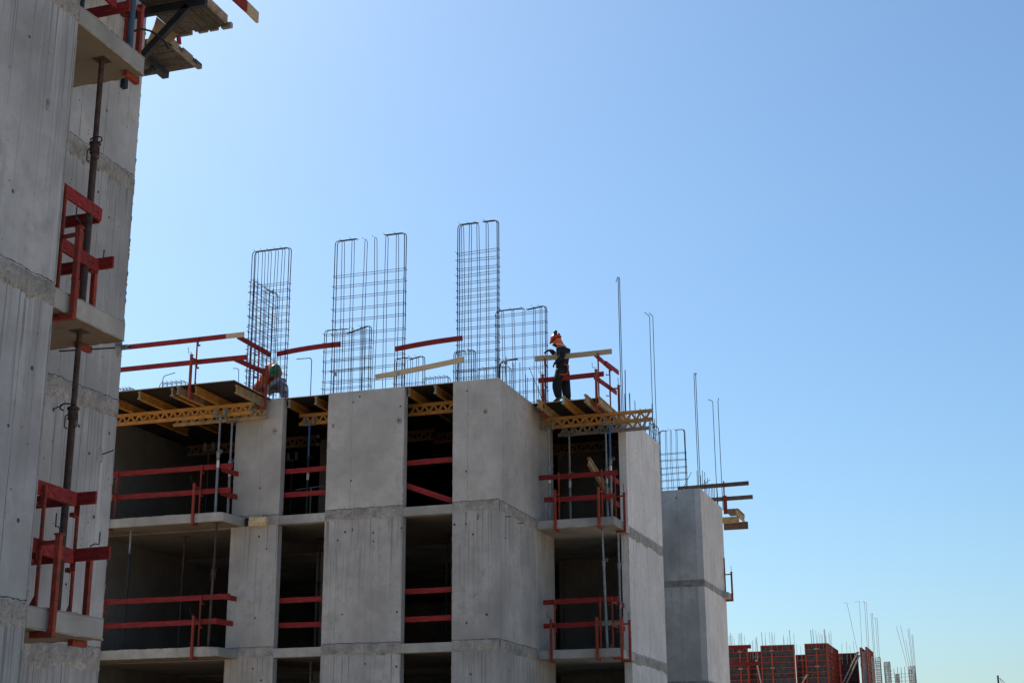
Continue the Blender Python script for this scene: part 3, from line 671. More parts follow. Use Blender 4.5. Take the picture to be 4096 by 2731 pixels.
# openings between piers
rail('upper red board across the narrow bay, upper storey', (-15.9, 30.56, 7.08), (-14.4, 30.56, 7.10))
rail('lower red board across the narrow bay, upper storey', (-15.9, 30.56, 6.53), (-14.4, 30.56, 6.53))
rail('upper red board across the narrow bay, middle storey', (-15.9, 30.56, 4.09), (-14.4, 30.56, 4.09))
rail('lower red board across the narrow bay, middle storey', (-15.9, 30.56, 3.54), (-14.4, 30.56, 3.53))
rail('level red board across the bay left of the corner pier, upper storey', (-12.9, 30.56, 7.05), (-11.3, 30.56, 7.06), h=.12)
rail('slanting red board falling right across the bay left of the corner pier', (-12.9, 30.56, 6.62), (-11.3, 30.56, 6.01), h=.125)
rail('upper red board across the bay left of the corner pier, middle storey', (-12.9, 30.56, 4.16), (-11.3, 30.56, 4.17))
rail('lower red board across the bay left of the corner pier, middle storey', (-12.9, 30.56, 3.54), (-11.3, 30.56, 3.55))
# corner balconies
rail('upper red guard board on the upper corner balcony', (-10.385, 33.245, 7.07), (-8.46, 33.245, 7.07))
rail('lower red guard board on the upper corner balcony', (-10.27, 33.245, 6.53), (-8.53, 33.245, 6.52))
rail('short red board returning at the right of the upper corner balcony, top', (-8.72, 33.3, 7.02), (-8.72, 34.4, 7.06))
rail('short red board returning at the right of the upper corner balcony, low', (-8.72, 33.3, 6.47), (-8.72, 34.4, 6.50))
rail('upper red guard board on the lower corner balcony', (-10.32, 33.245, 4.11), (-8.50, 33.245, 4.12))
rail('lower red guard board on the lower corner balcony', (-10.32, 33.245, 3.57), (-9.02, 33.245, 3.58))
rail('greyed board end on the lower corner balcony, low right', (-9.0, 33.25, 3.58), (-8.47, 33.25, 3.59), 'timber_grey')
rail('short red board returning at the right of the lower corner balcony, top', (-8.68, 33.3, 4.10), (-8.68, 34.4, 4.10))
rail('short red board returning at the right of the lower corner balcony, low', (-8.68, 33.3, 3.56), (-8.68, 34.4, 3.56))
# left tower balconies
rail('upper red board along the middle balcony edge of the left tower', (-8.53, 11.35, 5.72), (-8.53, 12.20, 5.68), h=.135, bow=0)
rail('lower red board along the middle balcony edge of the left tower', (-8.53, 11.30, 5.16), (-8.53, 12.22, 5.12), h=.135, bow=0)
rail('upper dark red board across the far edge of the middle balcony at left', (-10.1, 12.265, 5.68), (-8.59, 12.265, 5.69), h=.125, bow=0)
rail('lower dark red board across the far edge of the middle balcony at left', (-10.1, 12.265, 5.15), (-8.38, 12.265, 5.17), h=.125, bow=0)
rail('upper red board along the lower balcony edge of the left tower', (-8.53, 11.28, 2.72), (-8.53, 12.16, 2.70), h=.135, bow=0)
rail('lower red board along the lower balcony edge of the left tower', (-8.53, 11.28, 2.18), (-8.53, 12.18, 2.15), h=.135, bow=0)
rail('upper dark red board across the far edge of the lower balcony at left', (-10.1, 12.265, 2.72), (-8.37, 12.265, 2.73), h=.125, bow=0)
rail('lower dark red board across the far edge of the lower balcony at left', (-10.1, 12.265, 2.15), (-8.17, 12.265, 2.18), h=.125, bow=0)
rail('red board along the top balcony edge of the left tower', (-8.53, 11.0, 8.13), (-8.53, 12.16, 8.12), h=.135, bow=0)
rail('dark red board across the far edge of the top balcony at left', (-10.1, 12.265, 8.10), (-8.42, 12.265, 8.12), h=.125, bow=0)
rail('red board with bare end high against the sky beside the upper platform', (-8.93, 13.2, 10.02), (-8.93, 15.98, 10.02), h=.16, w=.035, tip=.32, bow=-.03)
# far tower
rail('dark board rail above the far tower, top', (-10.25, 48.5, 9.60), (-7.85, 48.5, 9.63), 'board_dark', h=.14, bow=0)
rail('dark board rail above the far tower, lower', (-9.2, 48.5, 9.15), (-7.74, 48.5, 9.16), 'board_dark', h=.14, bow=0)
t = thing('guard_rail_post', 'thin red post carrying two dark boards above the far tower', 'rail post', (-8.68, 48.45, 8.8))
m = MB(); m.box(-8.70, -8.66, 48.42, 48.46, 8.8, 9.74); m.build('guard_tube', 'steel_red', t); m = MB(); m.box(-8.71, -8.59, 48.36, 48.41, 8.62, 9.24); m.build('clamp_tube', 'steel_red', t)

# ------------------------------------------------------------------ reinforcement
def cage(label, org, along, w, th, z0, ztop, zst, sp, inner, bends=(.45,.45), inner_top=None, rb=.0095, rs=.0068, rc=.0118, mat='rebar', zend=None, lean=0.0, jit=.018, group='rebar cages standing on the top deck', ties=True, skip=(), tilt=(0,0), corners=(1,1)):
    t = thing('rebar_cage', label, 'rebar cage', org, group)
    ox, oy, _ = org
    def W(u, v, z):
        l = lean*(z-z0)
        return (ox+u+l, oy+v, z) if along == 'x' else (ox-v, oy+u+l, z)
    # corner bars, bent over at the top towards the middle
    for side, u, bl in ((0, 0, bends[0]), (1, w, bends[1])):
        if not corners[side]: continue
        for v in (0, th):
            m = MB(); sg = 1 if side == 0 else -1; zt = ztop+(.03 if v else 0)
            tl = tilt[side]
            pts = [W(u, v, z0)]+[W(u+random.uniform(-jit, jit)*.4, v, z0+(zt-.09-z0)*k/4) for k in (1,2,3)]+[W(u, v, zt-.08), W(u+sg*.022, v, zt-.022), W(u+sg*.08, v, zt)]
            if bl: pts.append(W(u+sg*bl, v, zt+tl))
            m.tube(pts, rc, 6); m.build('corner_bar', mat, t)
    for i, u in enumerate(inner):
        top = (inner_top[i] if inner_top else ztop)
        dj = random.uniform(-jit, jit)*2
        m = MB()
        pts = [W(u+dj*.3, 0, z0), W(u+dj, 0, (z0+top)/2), W(u, 0, top-.05), W(u, .02, top), W(u, th-.02, top+.01), W(u+.01, th, top-.05), W(u+.02+dj, th, (z0+top)/2), W(u+.02, th, z0)]
        m.tube(pts, rb*.8, 5); m.build('vertical_bar', mat, t)
    z = zst; k = 0; zend = zend or z0+.12
    while z > zend:
        if k not in skip:
            m = MB(); a = random.uniform(-.02, .02); e = .018; zz = z+random.uniform(-.015, .015)
            pts = [W(-e, -e, zz), W(w+e, -e, zz+a), W(w+e+.012, th*.5, zz+a), W(w+e, th+e, zz+a+.004), W(-e, th+e, zz+.004), W(-e-.012, th*.5, zz), W(-e, -e, zz)]
            m.tube(pts, rs, 5)
            if ties:
                for u in (0, w):
                    for _ in range(2):
                        sgn = -1 if u == 0 else 1
                        m.tube([W(u, -e, zz), W(u+sgn*random.uniform(.0, .07), -e-.02, zz+random.uniform(-.03, .05))], .003, 4)
            m.build('stirrup', mat, t)
        z -= sp*random.uniform(.86, 1.14); k += 1
    if ties:
        for i, u in enumerate(inner):
            top = (inner_top[i] if inner_top else ztop)
            m = MB(); m.tube([W(u-.02, -.01, top+.005), W(u-.07, -.02, top+.05)], .0045, 4); m.tube([W(u-.01, .0, top), W(u+.04, -.02, top-.03)], .0045, 4); m.build('tie_wire', mat, t)
    return t
Z0 = 8.72
cage('narrow tall rebar cage on the left pier, in front of the bent worker', (-16.80, 30.38, Z0), 'x', 1.0, .12, Z0, 12.60, 11.70, .19, [.10,.28,.45,.64,.82], (.40,.62))
cage('lower rebar cage running back from the left pier behind the red rails', (-16.78, 30.50, Z0), 'y', 1.25, .12, Z0, 11.93, 11.86, .285, [.04,.20,.40,.60,.80,1.0], (.0,.34), corners=(0,1))
cage('wide rebar grid cage with open top on the middle pier', (-14.57, 30.38, Z0), 'x', 1.80, .12, Z0, 12.60, 11.70, .298, [.18,.44,.78,1.03,1.32,1.59], (.55,.52), inner_top=[12.60,12.60,12.56,12.58,12.60,12.60])
cage('lower rebar cage behind the left half of the wide grid', (-16.78, 34.5, 8.8), 'x', 1.32, .12, 8.8, 11.78, 11.66, .25, [.30,.53,.80,1.05,1.15], (.66,.72), tilt=(-.02,-.16))
cage('densely tied narrow rebar cage on the corner pier, the tallest one', (-11.42, 30.38, Z0), 'x', .97, .12, Z0, 12.62, 11.90, .195, [.09,.29,.47,.70], (.48,.36), inner_top=[12.62,12.62,12.60,12.62])
cage('wide low rebar cage behind the corner pier, beside the standing worker', (-11.90, 34.48, 8.8), 'x', 1.34, .13, 8.8, 11.80, 11.66, .29, [.16,.44,.74,1.02,1.20], (.72,.52), tilt=(.0,-.05))
cage('short rebar cage stub behind the raw board, left one', (-14.72, 34.5, 8.8), 'x', .80, .12, 8.8, 10.79, 10.10, .28, [.12,.3,.45,.62], (.38,.42), tilt=(0,-.06))
cage('short rebar cage stub behind the tall corner cage', (-13.06, 34.5, 8.8), 'x', .55, .12, 8.8, 10.82, 10.3, .30, [.13,.28,.42], (.28,.2))
cage('low rebar cage of the far wing beside the far tower, leaning tops', (-8.72, 38.3, 8.0), 'y', .7, .1, 8.0, 9.44, 9.30, .26, [.2,.45], (.3,.3), group='rebar cages standing on the top deck')
cage('rebar cage with open top on the far tower, left of its tall bars', (-9.98, 44.68, 8.7), 'x', .80, .14, 8.7, 10.72, 9.98, .20, [.20,.36,.54], (.26,.28), rs=.008, rb=.009, inner_top=[10.70,10.74,10.70])
def ubar(label, x0, x1, y, zt, z0=8.75, n=4):
    t = thing('rebar_cage', label, 'rebar stub', (x0, y, z0), 'low rebar stubs on the top deck')
    for yy in (y, y+.12):
        m = MB(); m.tube([(x0, yy, z0), (x0, yy, zt-.05), (x0+.04, yy, zt), (x1-.04, yy, zt), (x1, yy, zt-.05), (x1, yy, z0)], .009, 6); m.build('corner_bar', 'rebar', t)
    for i in range(n):
        u = x0+(x1-x0)*(i+.8)/(n+.6); m = MB(); m.tube([(u, y-.01, z0), (u, y-.01, zt+.01), (u+.02, y+.13, zt+.01), (u+.02, y+.13, z0)], .006, 5); m.tube([(u, y, zt), (u-.05, y-.02, zt+.05)], .0045, 4); m.build('vertical_bar', 'rebar', t)
ubar('low hooped rebar stub beyond the left deck edge, by the tower edge', -19.75, -19.35, 29.5, 9.16)
ubar('low hooped rebar stub beyond the left deck edge, left of the red post', -18.62, -17.92, 29.5, 9.20, n=5)
ubar('low hooped rebar stub left of the corner pier, beside the raw board', -13.92, -13.2, 34.5, 10.18, n=5)
ubar('low hooped rebar stub inside the tall corner cage', -11.95, -11.1, 33.2, 9.9, n=3)
def bar(label, pts, r=.009, group='single upright bars', mat='rebar', name='rebar_rod', n=6):
    m = MB(); m.tube(pts, r, n); return tag(m.build(name, mat, None, origin=pts[0]), label, 'rebar', group)
bar('hooked upright bar between the first two cages, bent left', [(-15.2, 30.6, 8.78), (-15.2, 30.6, 9.74), (-15.24, 30.6, 9.80), (-15.60, 30.6, 9.81)], .011)
bar('thin hooked bar behind the left deck edge', [(-18.6, 29.6, 8.8), (-18.6, 29.6, 9.36), (-18.56, 29.6, 9.41), (-18.28, 29.6, 9.46)], .010)
bar('short hooked bar at the right end of the left deck', [(-16.45, 29.4, 8.8), (-16.47, 29.4, 9.30), (-16.50, 29.4, 9.34), (-16.62, 29.4, 9.36)], .009)
def tall(label, x, y, z0, zt, dx, dy, pair, hook=((-.10, .05),), r=.009):
    t = thing('rebar_rod', label, 'rebar', (x, y, z0), 'tall bars along the right wall tops')
    for k in range(pair):
        ox = k*dx; hk = hook[k % len(hook)]
        m = MB(); m.tube([(x+ox, y+k*dy, z0), (x+ox-.004, y+k*dy, (z0+zt)/2), (x+ox, y+k*dy, zt-.05), (x+ox+hk[0]*.2, y+k*dy, zt), (x+ox+hk[0], y+k*dy, zt+hk[1])], r, 6); m.build('upright_bar', 'rebar', t)
tall('tallest pair of upright bars, short hook on top, by the corner platform', -8.66, 34.64, 8.7, 12.42, .030, .03, 2, ((-.06, -.14), (-.05, -.10)), .010)
tall('pair of tall upright bars, hooks bent left, at the right wall\'s far end', -8.64, 38.0, 8.7, 12.40, .08, .05, 2, ((-.14, .10), (-.10, .08)))
tall('pair of tall upright bars on the far tower, left pair with small barb', -8.80, 44.75, 8.7, 12.55, .045, .04, 2, ((.05, -.10), (.04, -.06)), .011)
tall('pair of tall upright bars on the far tower, right pair with splayed hooks', -8.84, 48.0, 8.7, 12.42, .16, .10, 2, ((-.16, .06), (.03, .1)), .011)
bar('short thick bar beside the tall pair near the corner platform', [(-8.60, 34.8, 8.75), (-8.60, 34.82, 9.4), (-8.60, 34.86, 10.0)], .012)
bar('thick bar standing left of the tall pair at the end of the right wall', [(-8.63, 37.9, 8.75), (-8.63, 37.9, 9.86)], .013)
SB = 'starter bars along the wall tops'
for i in range(15):      # starter bars along the side wall of the main block
    y = 30.75+i*.255+random.uniform(-.05, .05); h = 9.52+.05*math.sin(i*2.3)+random.uniform(-.12, .14)
    bar('short upright starter bar in the row along the side wall top', [(SX-(.05 if i % 2 else .14), y, 8.72), (SX-(.05 if i % 2 else .14)+random.uniform(-.02, .02), y, h)], .0075, SB)
for i in range(12):
    y = 35.0+i*.27+random.uniform(-.05, .05); h = 9.45+random.uniform(-.12, .12)
    bar('short upright starter bar in the row along the right wall top', [(WX-(.05 if i % 2 else .13), y, 8.72), (WX-(.05 if i % 2 else .13)+random.uniform(-.02, .02), y, h)], .0085, SB)
for i in range(13):
    y = 44.9+i*.26+random.uniform(-.05, .05); h = 9.42+random.uniform(-.12, .14)
    bar('short upright starter bar in the row along the far tower top', [(TX-(.05 if i % 2 else .14), y, 8.72), (TX-(.05 if i % 2 else .14)+random.uniform(-.03, .03), y, h)], .009, SB)
bar('slanting bar lying over the starter bars of the side wall', [(-10.5, 32.9, 9.72), (-10.42, 33.9, 9.0)], .007)
bar('slanting bar on the far tower leaning right from the cage', [(-9.28, 44.7, 8.85), (-9.0, 44.7, 9.35)], .009)
bar('slanting bar crossing the starter bars of the far tower', [(-8.9, 45.0, 8.9), (-8.78, 46.6, 9.45)], .009)
bar('curved thick rod standing out of the corner pier top', [(-10.95, 32.0, 8.8), (-10.95, 32.0, 9.5), (-10.93, 32.0, 9.62), (-10.86, 32.0, 9.68), (-10.5, 32.0, 9.70)], .020)
# concrete lumps stuck to the cages
for (x, y, z, s, lab) in ((-14.47, 30.36, 9.27, .05, 'lump of mortar stuck on the lower left of the wide rebar grid'), (-12.88, 30.33, 9.12, .05, 'lump of mortar under the raw board by the wide grid'), (-15.72, 30.36, 9.02, .05, 'lump of mortar at the foot of the first cage'), (-10.78, 31.9, 9.62, .05, 'lump of mortar on the curved rod behind the corner pier')):
    m = MB(); m.sphere((x, y, z), (s*.8, s*.6, s), 8, 6); m.sphere((x+s*.6, y, z-s*.5), (s*.7, s*.5, s*.6), 8, 6)
    tag(m.build('mortar_lump', 'conc_slab', None, smooth=True, origin=(x, y, z)), lab, 'mortar lump')

# ------------------------------------------------------------------ cantilever at the far tower
t = deck('plywood_deck', 'small plywood deck cantilevered from the side of the far tower', TX+.002, -8.24, 48.45, 49.75)
h20('upper pale beam carrying the far cantilever deck, end grain towards us', -8.30, 48.35, 49.9, 'timber_old', ztop=8.77)
t = thing('timber_beam', 'brown box beam lying across under the far cantilever deck', 'timber beam', (-8.7, 48.6, 8.38), 'timber beams under the plywood decks')
m = MB(); m.box(TX-.1, -8.26, 48.60, 48.68, 8.36, 8.56); m.build('beam_body', 'timber_old', t, bevel=.006)
t = thing('timber_beam', 'longer brown plank beam lowest under the far cantilever deck', 'timber beam', (-8.7, 48.9, 8.2), 'timber beams under the plywood decks')
m = MB(); m.box(TX-.1, -8.02, 48.9, 48.98, 8.18, 8.42); m.build('beam_body', 'board_dark', t, bevel=.006)

# ------------------------------------------------------------------ scaffold platforms high on the left tower
def planks(label, along, x0, x1, y0, y1, z, n, gaps=(), ledger=()):
    t = thing('scaffold_platform', label, 'scaffold platform', (x0, y0, z))
    for i in range(n):
        a0 = (y0 if along == 'x' else x0); a1 = (y1 if along == 'x' else x1); wd = (a1-a0)/n
        m = MB(); e = random.uniform(-.03, .03); dz = random.uniform(-.006, .006)
        if along == 'x': m.box(x0, x1+e, a0+i*wd+.004, a0+(i+1)*wd-.004, z+dz, z+.045+dz)
        else: m.box(a0+i*wd+.004, a0+(i+1)*wd-.004, y0, y1+e, z+dz, z+.045+dz)
        m.build('plank', 'plank', t, bevel=.004)
    for (a, b, c, d, e2, f2) in ledger:
        m = MB(); m.box(a, b, c, d, e2, f2); m.build('cross_batten', 'timber_grey', t, bevel=.004)
    return t
PZ = 9.80
planks('upper scaffold platform of dirty planks along the left tower, seen from below', 'y', -9.985, -9.19, 12.6, 15.69, PZ, 6, ledger=[(-9.205, -9.165, 12.6, 15.60, PZ-.01, PZ+.105), (-9.97, -9.76, 15.68, 15.72, PZ-.03, PZ+.03), (-9.66, -9.52, 15.68, 15.72, PZ-.03, PZ+.035), (-9.49, -9.36, 15.68, 15.72, PZ-.03, PZ+.035), (-9.30, -9.15, 15.66, 15.72, PZ-.035, PZ+.04)])
planks('lower scaffold platform of cross planks around the back corner of the left tower', 'x', -12.2, -10.16, 15.72, 16.62, PZ, 5, ledger=[(-10.17, -10.12, 15.76, 15.98, PZ-.03, PZ+.035), (-10.21, -10.16, 15.90, 16.62, PZ-.035, PZ-.004), (-10.18, -10.13, 16.10, 16.36, PZ-.03, PZ+.045), (-10.19, -10.14, 16.50, 16.63, PZ-.03, PZ+.04)])
t = thing('plywood_sheet', 'brownish plywood sheet filling the corner between the two scaffold platforms', 'plywood sheet', (-10.2, 15.5, PZ-.02))
m = MB(); pl = [(-9.975, 15.15), (-10.13, 15.34), (-10.49, 15.73), (-10.1, 15.78), (-9.96, 15.66)]; k = len(pl); pl.reverse()
m.add([(x, y, PZ-.03) for x, y in pl]+[(x, y, PZ-.01) for x, y in pl], [tuple(range(k)), tuple(range(2*k-1,k-1,-1))]+[(i, i+k, (i+1)%k+k, (i+1)%k) for i in range(k)]); m.build('sheet', 'ply_brown', t)
m = MB(); m.beam((-9.97, 15.7, PZ+.0), (-9.965, 15.72, PZ-.12), .09, .02, up=(1,0,0)); tag(m.build('guard_board', 'board_red', None, origin=(-9.97, 15.7, PZ)), 'small red board end hanging below the corner of the upper platform', 'guard board')
t = thing('scaffold_bracket', 'dark steel wall bracket with diagonal strut under the upper scaffold platform', 'scaffold bracket', (RX, 14.86, 8.65), 'wall brackets of the scaffold platforms')
by = 14.86
m = MB(); m.beam((RX+.035, by, 8.65), (RX+.035, by, 9.66), .07, .07, up=(1,0,0)); m.build('wall_post', 'steel_dark', t)
m = MB(); m.beam((RX, by, 9.705), (-9.06, by, 9.685), .07, .115); m.build('top_beam', 'steel_dark', t)
m = MB(); m.beam((-9.32, by, 9.66), (RX+.07, by, 8.86), .07, .095); m.build('strut', 'steel_dark', t)
t = thing('scaffold_bracket', 'dark steel bracket pointing away under the lower scaffold platform', 'scaffold bracket', (-10.64, 15.3, 8.9), 'wall brackets of the scaffold platforms')
m = MB(); m.beam((-10.64, 15.3, 9.715), (-10.64, 16.5, 9.69), .10, .10); m.build('top_beam', 'steel_dark', t)
m = MB(); m.beam((-10.64, 15.34, 8.95), (-10.64, 16.2, 9.66), .05, .05); m.build('strut', 'steel_dark', t)
t = thing('steel_hose', 'black hose looping over the end of the top balcony slab', 'hose', (-8.4, 12.4, 7.6))
m = MB(); m.tube([(-8.42, 12.36, 7.86), (-8.36, 12.42, 7.91), (-8.28, 12.47, 7.90), (-8.2, 12.52, 7.85), (-8.13, 12.56, 7.77), (-8.10, 12.58, 7.70)], .012, 8); m.build('hose_body', 'hose', t, smooth=True)
t = thing('tie_rod', 'steel tie rod with a diamond washer plate sticking out of the left tower', 'tie rod', (-9.0, 12.6, 4.37))
m = MB(); m.tube([(-9.15, 12.55, 4.375), (-8.28, 12.55, 4.335)], .008, 8); m.build('rod', 'steel_dark', t)
m = MB(); c = (-8.42, 12.55, 4.34); m.add([(c[0]-.02, c[1], c[2]-.11), (c[0]-.01, c[1]-.08, c[2]), (c[0]-.02, c[1], c[2]+.11), (c[0]-.03, c[1]+.08, c[2]), (c[0]+.05, c[1]-.0, c[2])], [(0,1,4),(1,2,4),(2,3,4),(3,0,4),(3,2,1,0)]); m.tube([(c[0]+.02, c[1], c[2]), (c[0]+.09, c[1], c[2])], .028, 8); m.build('washer_plate', 'steel_galv', t)

# wood wool block wedged on the slab edge beside the left pier
t = thing('insulation_block', 'yellowish ragged block stuck on the slab edge at the left pier', 'block', (-16.25, 30.25, 5.87))
m = MB(); m.box(-16.46, -16.01, 30.17, 30.325, 5.77, 5.99); o = m.build('block_body', 'foam', t, bevel=.012); o.rotation_euler = (0, R(3), 0)
m = MB()
for k in range(8): m.box(-16.43+k*.05, -16.40+k*.05, 30.195, 30.29, 5.965, 5.985+random.uniform(.0, .05))
o = m.build('torn_edge', 'foam', t); o.rotation_euler = (0, R(3), 0)
m = MB(); m.box(-16.62, -16.46, 30.30, 30.33, 5.80, 6.0); tag(m.build('rubber_pad', 'hose', None, origin=(-16.55, 30.3, 5.8)), 'black pad in the slab joint left of the yellowish block', 'pad')
# leaning beam inside the corner bay and a trestle in the narrow bay
t = thing('timber_beam', 'single timber beam leaning out over the rail of the upper corner balcony', 'timber beam', (-9.3, 34.0, 7.2), 'timber beams under the plywood decks')
m = MB(); p, q = Vector((-9.19, 33.40, 7.42)), Vector((-8.92, 34.9, 6.55))
for o_ in (.08, -.08): m.beam(p+Vector((0, 0, o_)), q+Vector((0, 0, o_)), .08, .04)
m.beam(p, q, .028, .14); m.build('beam_body', 'timber_old', t)
t = thing('steel_trestle', 'grey tubular trestle standing inside the narrow bay behind the red boards', 'trestle', (-15.1, 31.8, 6), )
m = MB(); m.tube([(-16.0, 31.6, 6.85), (-15.3, 31.6, 6.9), (-15.15, 31.6, 6.82), (-14.85, 31.6, 6.0)], .02, 8); m.build('bent_tube', 'steel_galv', t)
m = MB(); m.tube([(-15.6, 31.6, 6.88), (-15.6, 31.6, 6.0)], .02, 8); m.build('leg', 'steel_galv', t)
t = thing('lattice_girder', 'short lattice girder standing on end inside the narrow bay', 'lattice girder', (-15.1, 32.0, 6), 'lattice girders under the decks')
m = MB(); m.box(-15.15, -15.09, 31.97, 32.03, 6, 7.3); m.build('chord', 'timber_y', t); m = MB()
for k in range(10): m.beam((-15.09, 32, 6.05+k*.12), (-14.92, 32, 6.05+(k+(1 if k % 2 else -0.0))*.12+.1), .05, .024, up=(0,1,0))
m.build('lattice_web', 'timber_y', t)

# ------------------------------------------------------------------ distant formwork
FY = 95.0
fb = thing('concrete_building', 'low far building carrying the red wall forms, at the lower right', 'building', (-13, 100, -1.7))
m = MB(); m.box(-20, -5.2, 95.6, 112, -1.7, 5.4); m.build('wall', 'conc_main', fb)
def form(label, x0, x1, y, zt, zb=5.4, side=False, y1=None, studs=True, split=.33):
    """framed wall form; side=True stands in the y-z plane at x=x1, from y to y1"""
    t = thing('wall_form', label, 'wall form', (x0, y, zb), 'red framed wall forms on the far building')
    L = (y1-y) if side else (x1-x0)
    def B(m, a0, a1, d0, d1, z0, z1):
        if side: m.box(x1-d1, x1-d0, y+a0, y+a1, z0, z1)
        else: m.box(x0+a0, x0+a1, y+d0, y+d1, z0, z1)
    m = MB(); B(m, .03, L-.03, .085, .11, zb, zt-.03); m.build('form_lining', 'panel_face', t)
    m = MB()
    for a in (0, L-.085): B(m, a, a+.085, 0, .12, zb, zt)
    B(m, L*split-.055, L*split+.055, -.004, .118, zb, zt-.002)
    if L > 3:
        for q in (.45, .62, .8): B(m, L*q-.05, L*q+.05, -.003, .117, zb, zt-.003)
    m.build('frame_post', 'steel_orange', t)
    m = MB(); B(m, .002, L-.002, -.006, .122, zt-.05, zt+.006); z = zt-.36
    while z > zb:
        B(m, .084, L-.084, .004, .09, z-.02, z+.02); z -= .345
    if studs:
        for a in [L*q for q in (.16, .5, .66, .84)]: B(m, a-.025, a+.025, .006, .09, zt-.36, zt-.04)
    m.build('frame_rib', 'steel_orange', t)
    for zz in (zt-.33, zt-1.4): m = MB(); B(m, L*split-.14, L*split+.14, -.05, -.008, zz-.05, zz+.05); m.build('form_clamp', 'timber_grey', t)
    return t
form('red framed form at the left, half hidden by the far tower', -17.8, -16.0, FY, 8.45, split=.72)
form('lower red framed form set back between two taller ones, with a pale brace', -16.15, -15.05, FY+.9, 8.17, split=.5)
form('widest red framed form with many ribs and two posts', -15.19, -13.07, FY, 8.45)
form('narrow low red form right of the widest one', -13.15, -12.3, FY+.9, 7.88, split=.5)
form('tallest red framed form at the corner, facing us', -12.43, -11.04, FY, 8.47, split=.52)
form('red framed form turning back from the tallest corner form', -11.2, -11.0, FY+.13, 8.47, side=True, y1=100.8, split=.3, studs=False)
form('red form in the back corner with a diagonal frame', -11.1, -9.78, 101.0, 8.30, split=.1)
form('end-on red form left of the grey pour, carrying the pale braces', -9.6, -9.30, 98.7, 8.45, side=True, y1=103.0, studs=False)
form('outermost red form right of the grey pour, seen along its ribs', -9.14, -8.95, 98.7, 8.47, side=True, y1=103.0, studs=False)
m = MB(); m.box(-9.29, -9.08, 98.9, 103, 5.4, 8.2); tag(m.build('wall_pour', 'conc_grey', None, origin=(-9.2, 99, 5.4)), 'dark grey concrete pour between the two end-on red forms', 'wall')
def brace(label, p, q):
    t = thing('form_brace', label, 'brace', q, 'slanting braces of the far forms')
    m = MB(); m.tube([p, q], .045, 8); m.build('brace_tube', 'glove_pale', t); m = MB(); m.box(p[0]-.09, p[0]+.09, p[1]-.05, p[1]+.05, p[2]-.05, p[2]+.05); m.build('brace_head', 'timber_grey', t)
brace('upper pale slanting brace leaning against the end-on far form', (-9.52, 98.4, 8.10), (-11.0, 98.2, 5.5))
brace('lower pale slanting brace leaning against the end-on far form', (-9.42, 98.3, 7.90), (-10.7, 98.0, 5.5))
brace('steep pale brace in front of the low recessed form', (-15.44, 94.8, 7.52), (-15.05, 94.2, 5.5))
brace('short pale brace end in front of the narrow low form', (-12.35, 94.8, 6.55), (-13.0, 94.3, 5.5))
FR = 'upright bars above the far forms'
def frod(lab, x, zb, zt, y=FY+.35, dx=0.0, hook=None, r=.013):
    pts = [(x, y, zb), (x+dx, y, zt)]
    if hook: pts += [(x+dx+hook[0]*.15, y, zt+.03), (x+dx+hook[0], y, zt+hook[1])]
    bar(lab, pts, r, FR, 'rebar_far', n=5)
random.seed(11)
for lab, xs, zb, big in (('thin upright bar above the left far form', (-17.25,-17.15,-16.98,-16.88,-16.62,-16.55,-16.45,-16.16), 8.3, (-17.07,-16.38)),
                         ('thin upright bar above the low recessed far form', (-15.88,-15.78,-15.7,-15.58,-15.48), 8.0, (-15.42,)),
                         ('thin upright bar above the widest far form', (-14.92,-14.88,-14.6,-14.48,-14.41,-14.3,-13.78,-13.72,-13.52,-13.08), 8.3, (-15.09,-13.33)),
                         ('thin upright bar above the narrow low far form', (-12.92,-12.70), 7.7, ()),
                         ('thin upright bar above the tallest far form', (-11.72,-11.66,-11.5,-11.32,-11.4,-11.1), 8.3, (-12.0,-11.87,-11.18,-11.13)),
                         ('thin upright bar above the form turning back', (-10.95,-10.85,-10.78), 8.3, ()),
                         ('thin upright bar above the back corner form', (-10.2,-9.9,-9.65,-9.4), 7.6, ())):
    for x in xs: frod(lab, x+random.uniform(-.02, .02), zb-.4, zb+random.uniform(.55, .95)+(.1 if zb > 8.2 else 0), dx=random.uniform(-.06, .06), r=.010)
    for x in big: frod(lab.replace('thin', 'thick'), x, zb-.4, zb+random.uniform(1.0, 1.12), dx=-.03, r=.018)
for (xb, xt, zt, hk, lab) in ((-8.96,-9.67,10.91,(-.22,.01),'long hooked bar leaning far left above the far forms'), (-8.99,-8.90,10.97,(-.29,-.02),'upright bar with long level hook above the far forms'), (-8.64,-8.60,10.88,(-.10,.04),'first of two hooked bars side by side above the end-on form'), (-8.57,-8.48,10.86,(-.2,.11),'second of two hooked bars side by side above the end-on form'),
                               (-8.28,-8.25,10.2,(-.06,-.02),'left bar of the hooked pair right of the forms'), (-8.2,-8.17,10.2,(.03,-.02),'right bar of the hooked pair right of the forms'), (-8.05,-8.0,9.90,(-.14,.02),'bar with short level hook right of the forms'), (-7.95,-7.9,9.90,(-.03,.04),'straight bar right of the level hooked bar')):
    frod(lab, xb, 6.0, zt, dx=xt-xb, hook=hk, r=.012)
for (xb, xt, zt, lab) in ((-6.12,-6.78,9.37,'leftmost leaning bar of the far right cage'), (-6.08,-6.52,9.41,'second leaning bar of the far right cage'), (-5.98,-6.11,9.21,'left upright bar of the far right cage'), (-5.95,-6.02,9.21,'right upright bar of the far right cage'), (-5.9,-5.9,8.81,'left short upright of the far right cage'), (-5.84,-5.84,8.81,'right short upright of the far right cage'), (-5.98,-6.29,8.54,'short leaning bar low in the far right cage')):
    frod(lab, xb, 5.8, zt, dx=xt-xb, r=.011)
fc = dict(mat='rebar_far', ties=False, group='far rebar cages right of the forms')
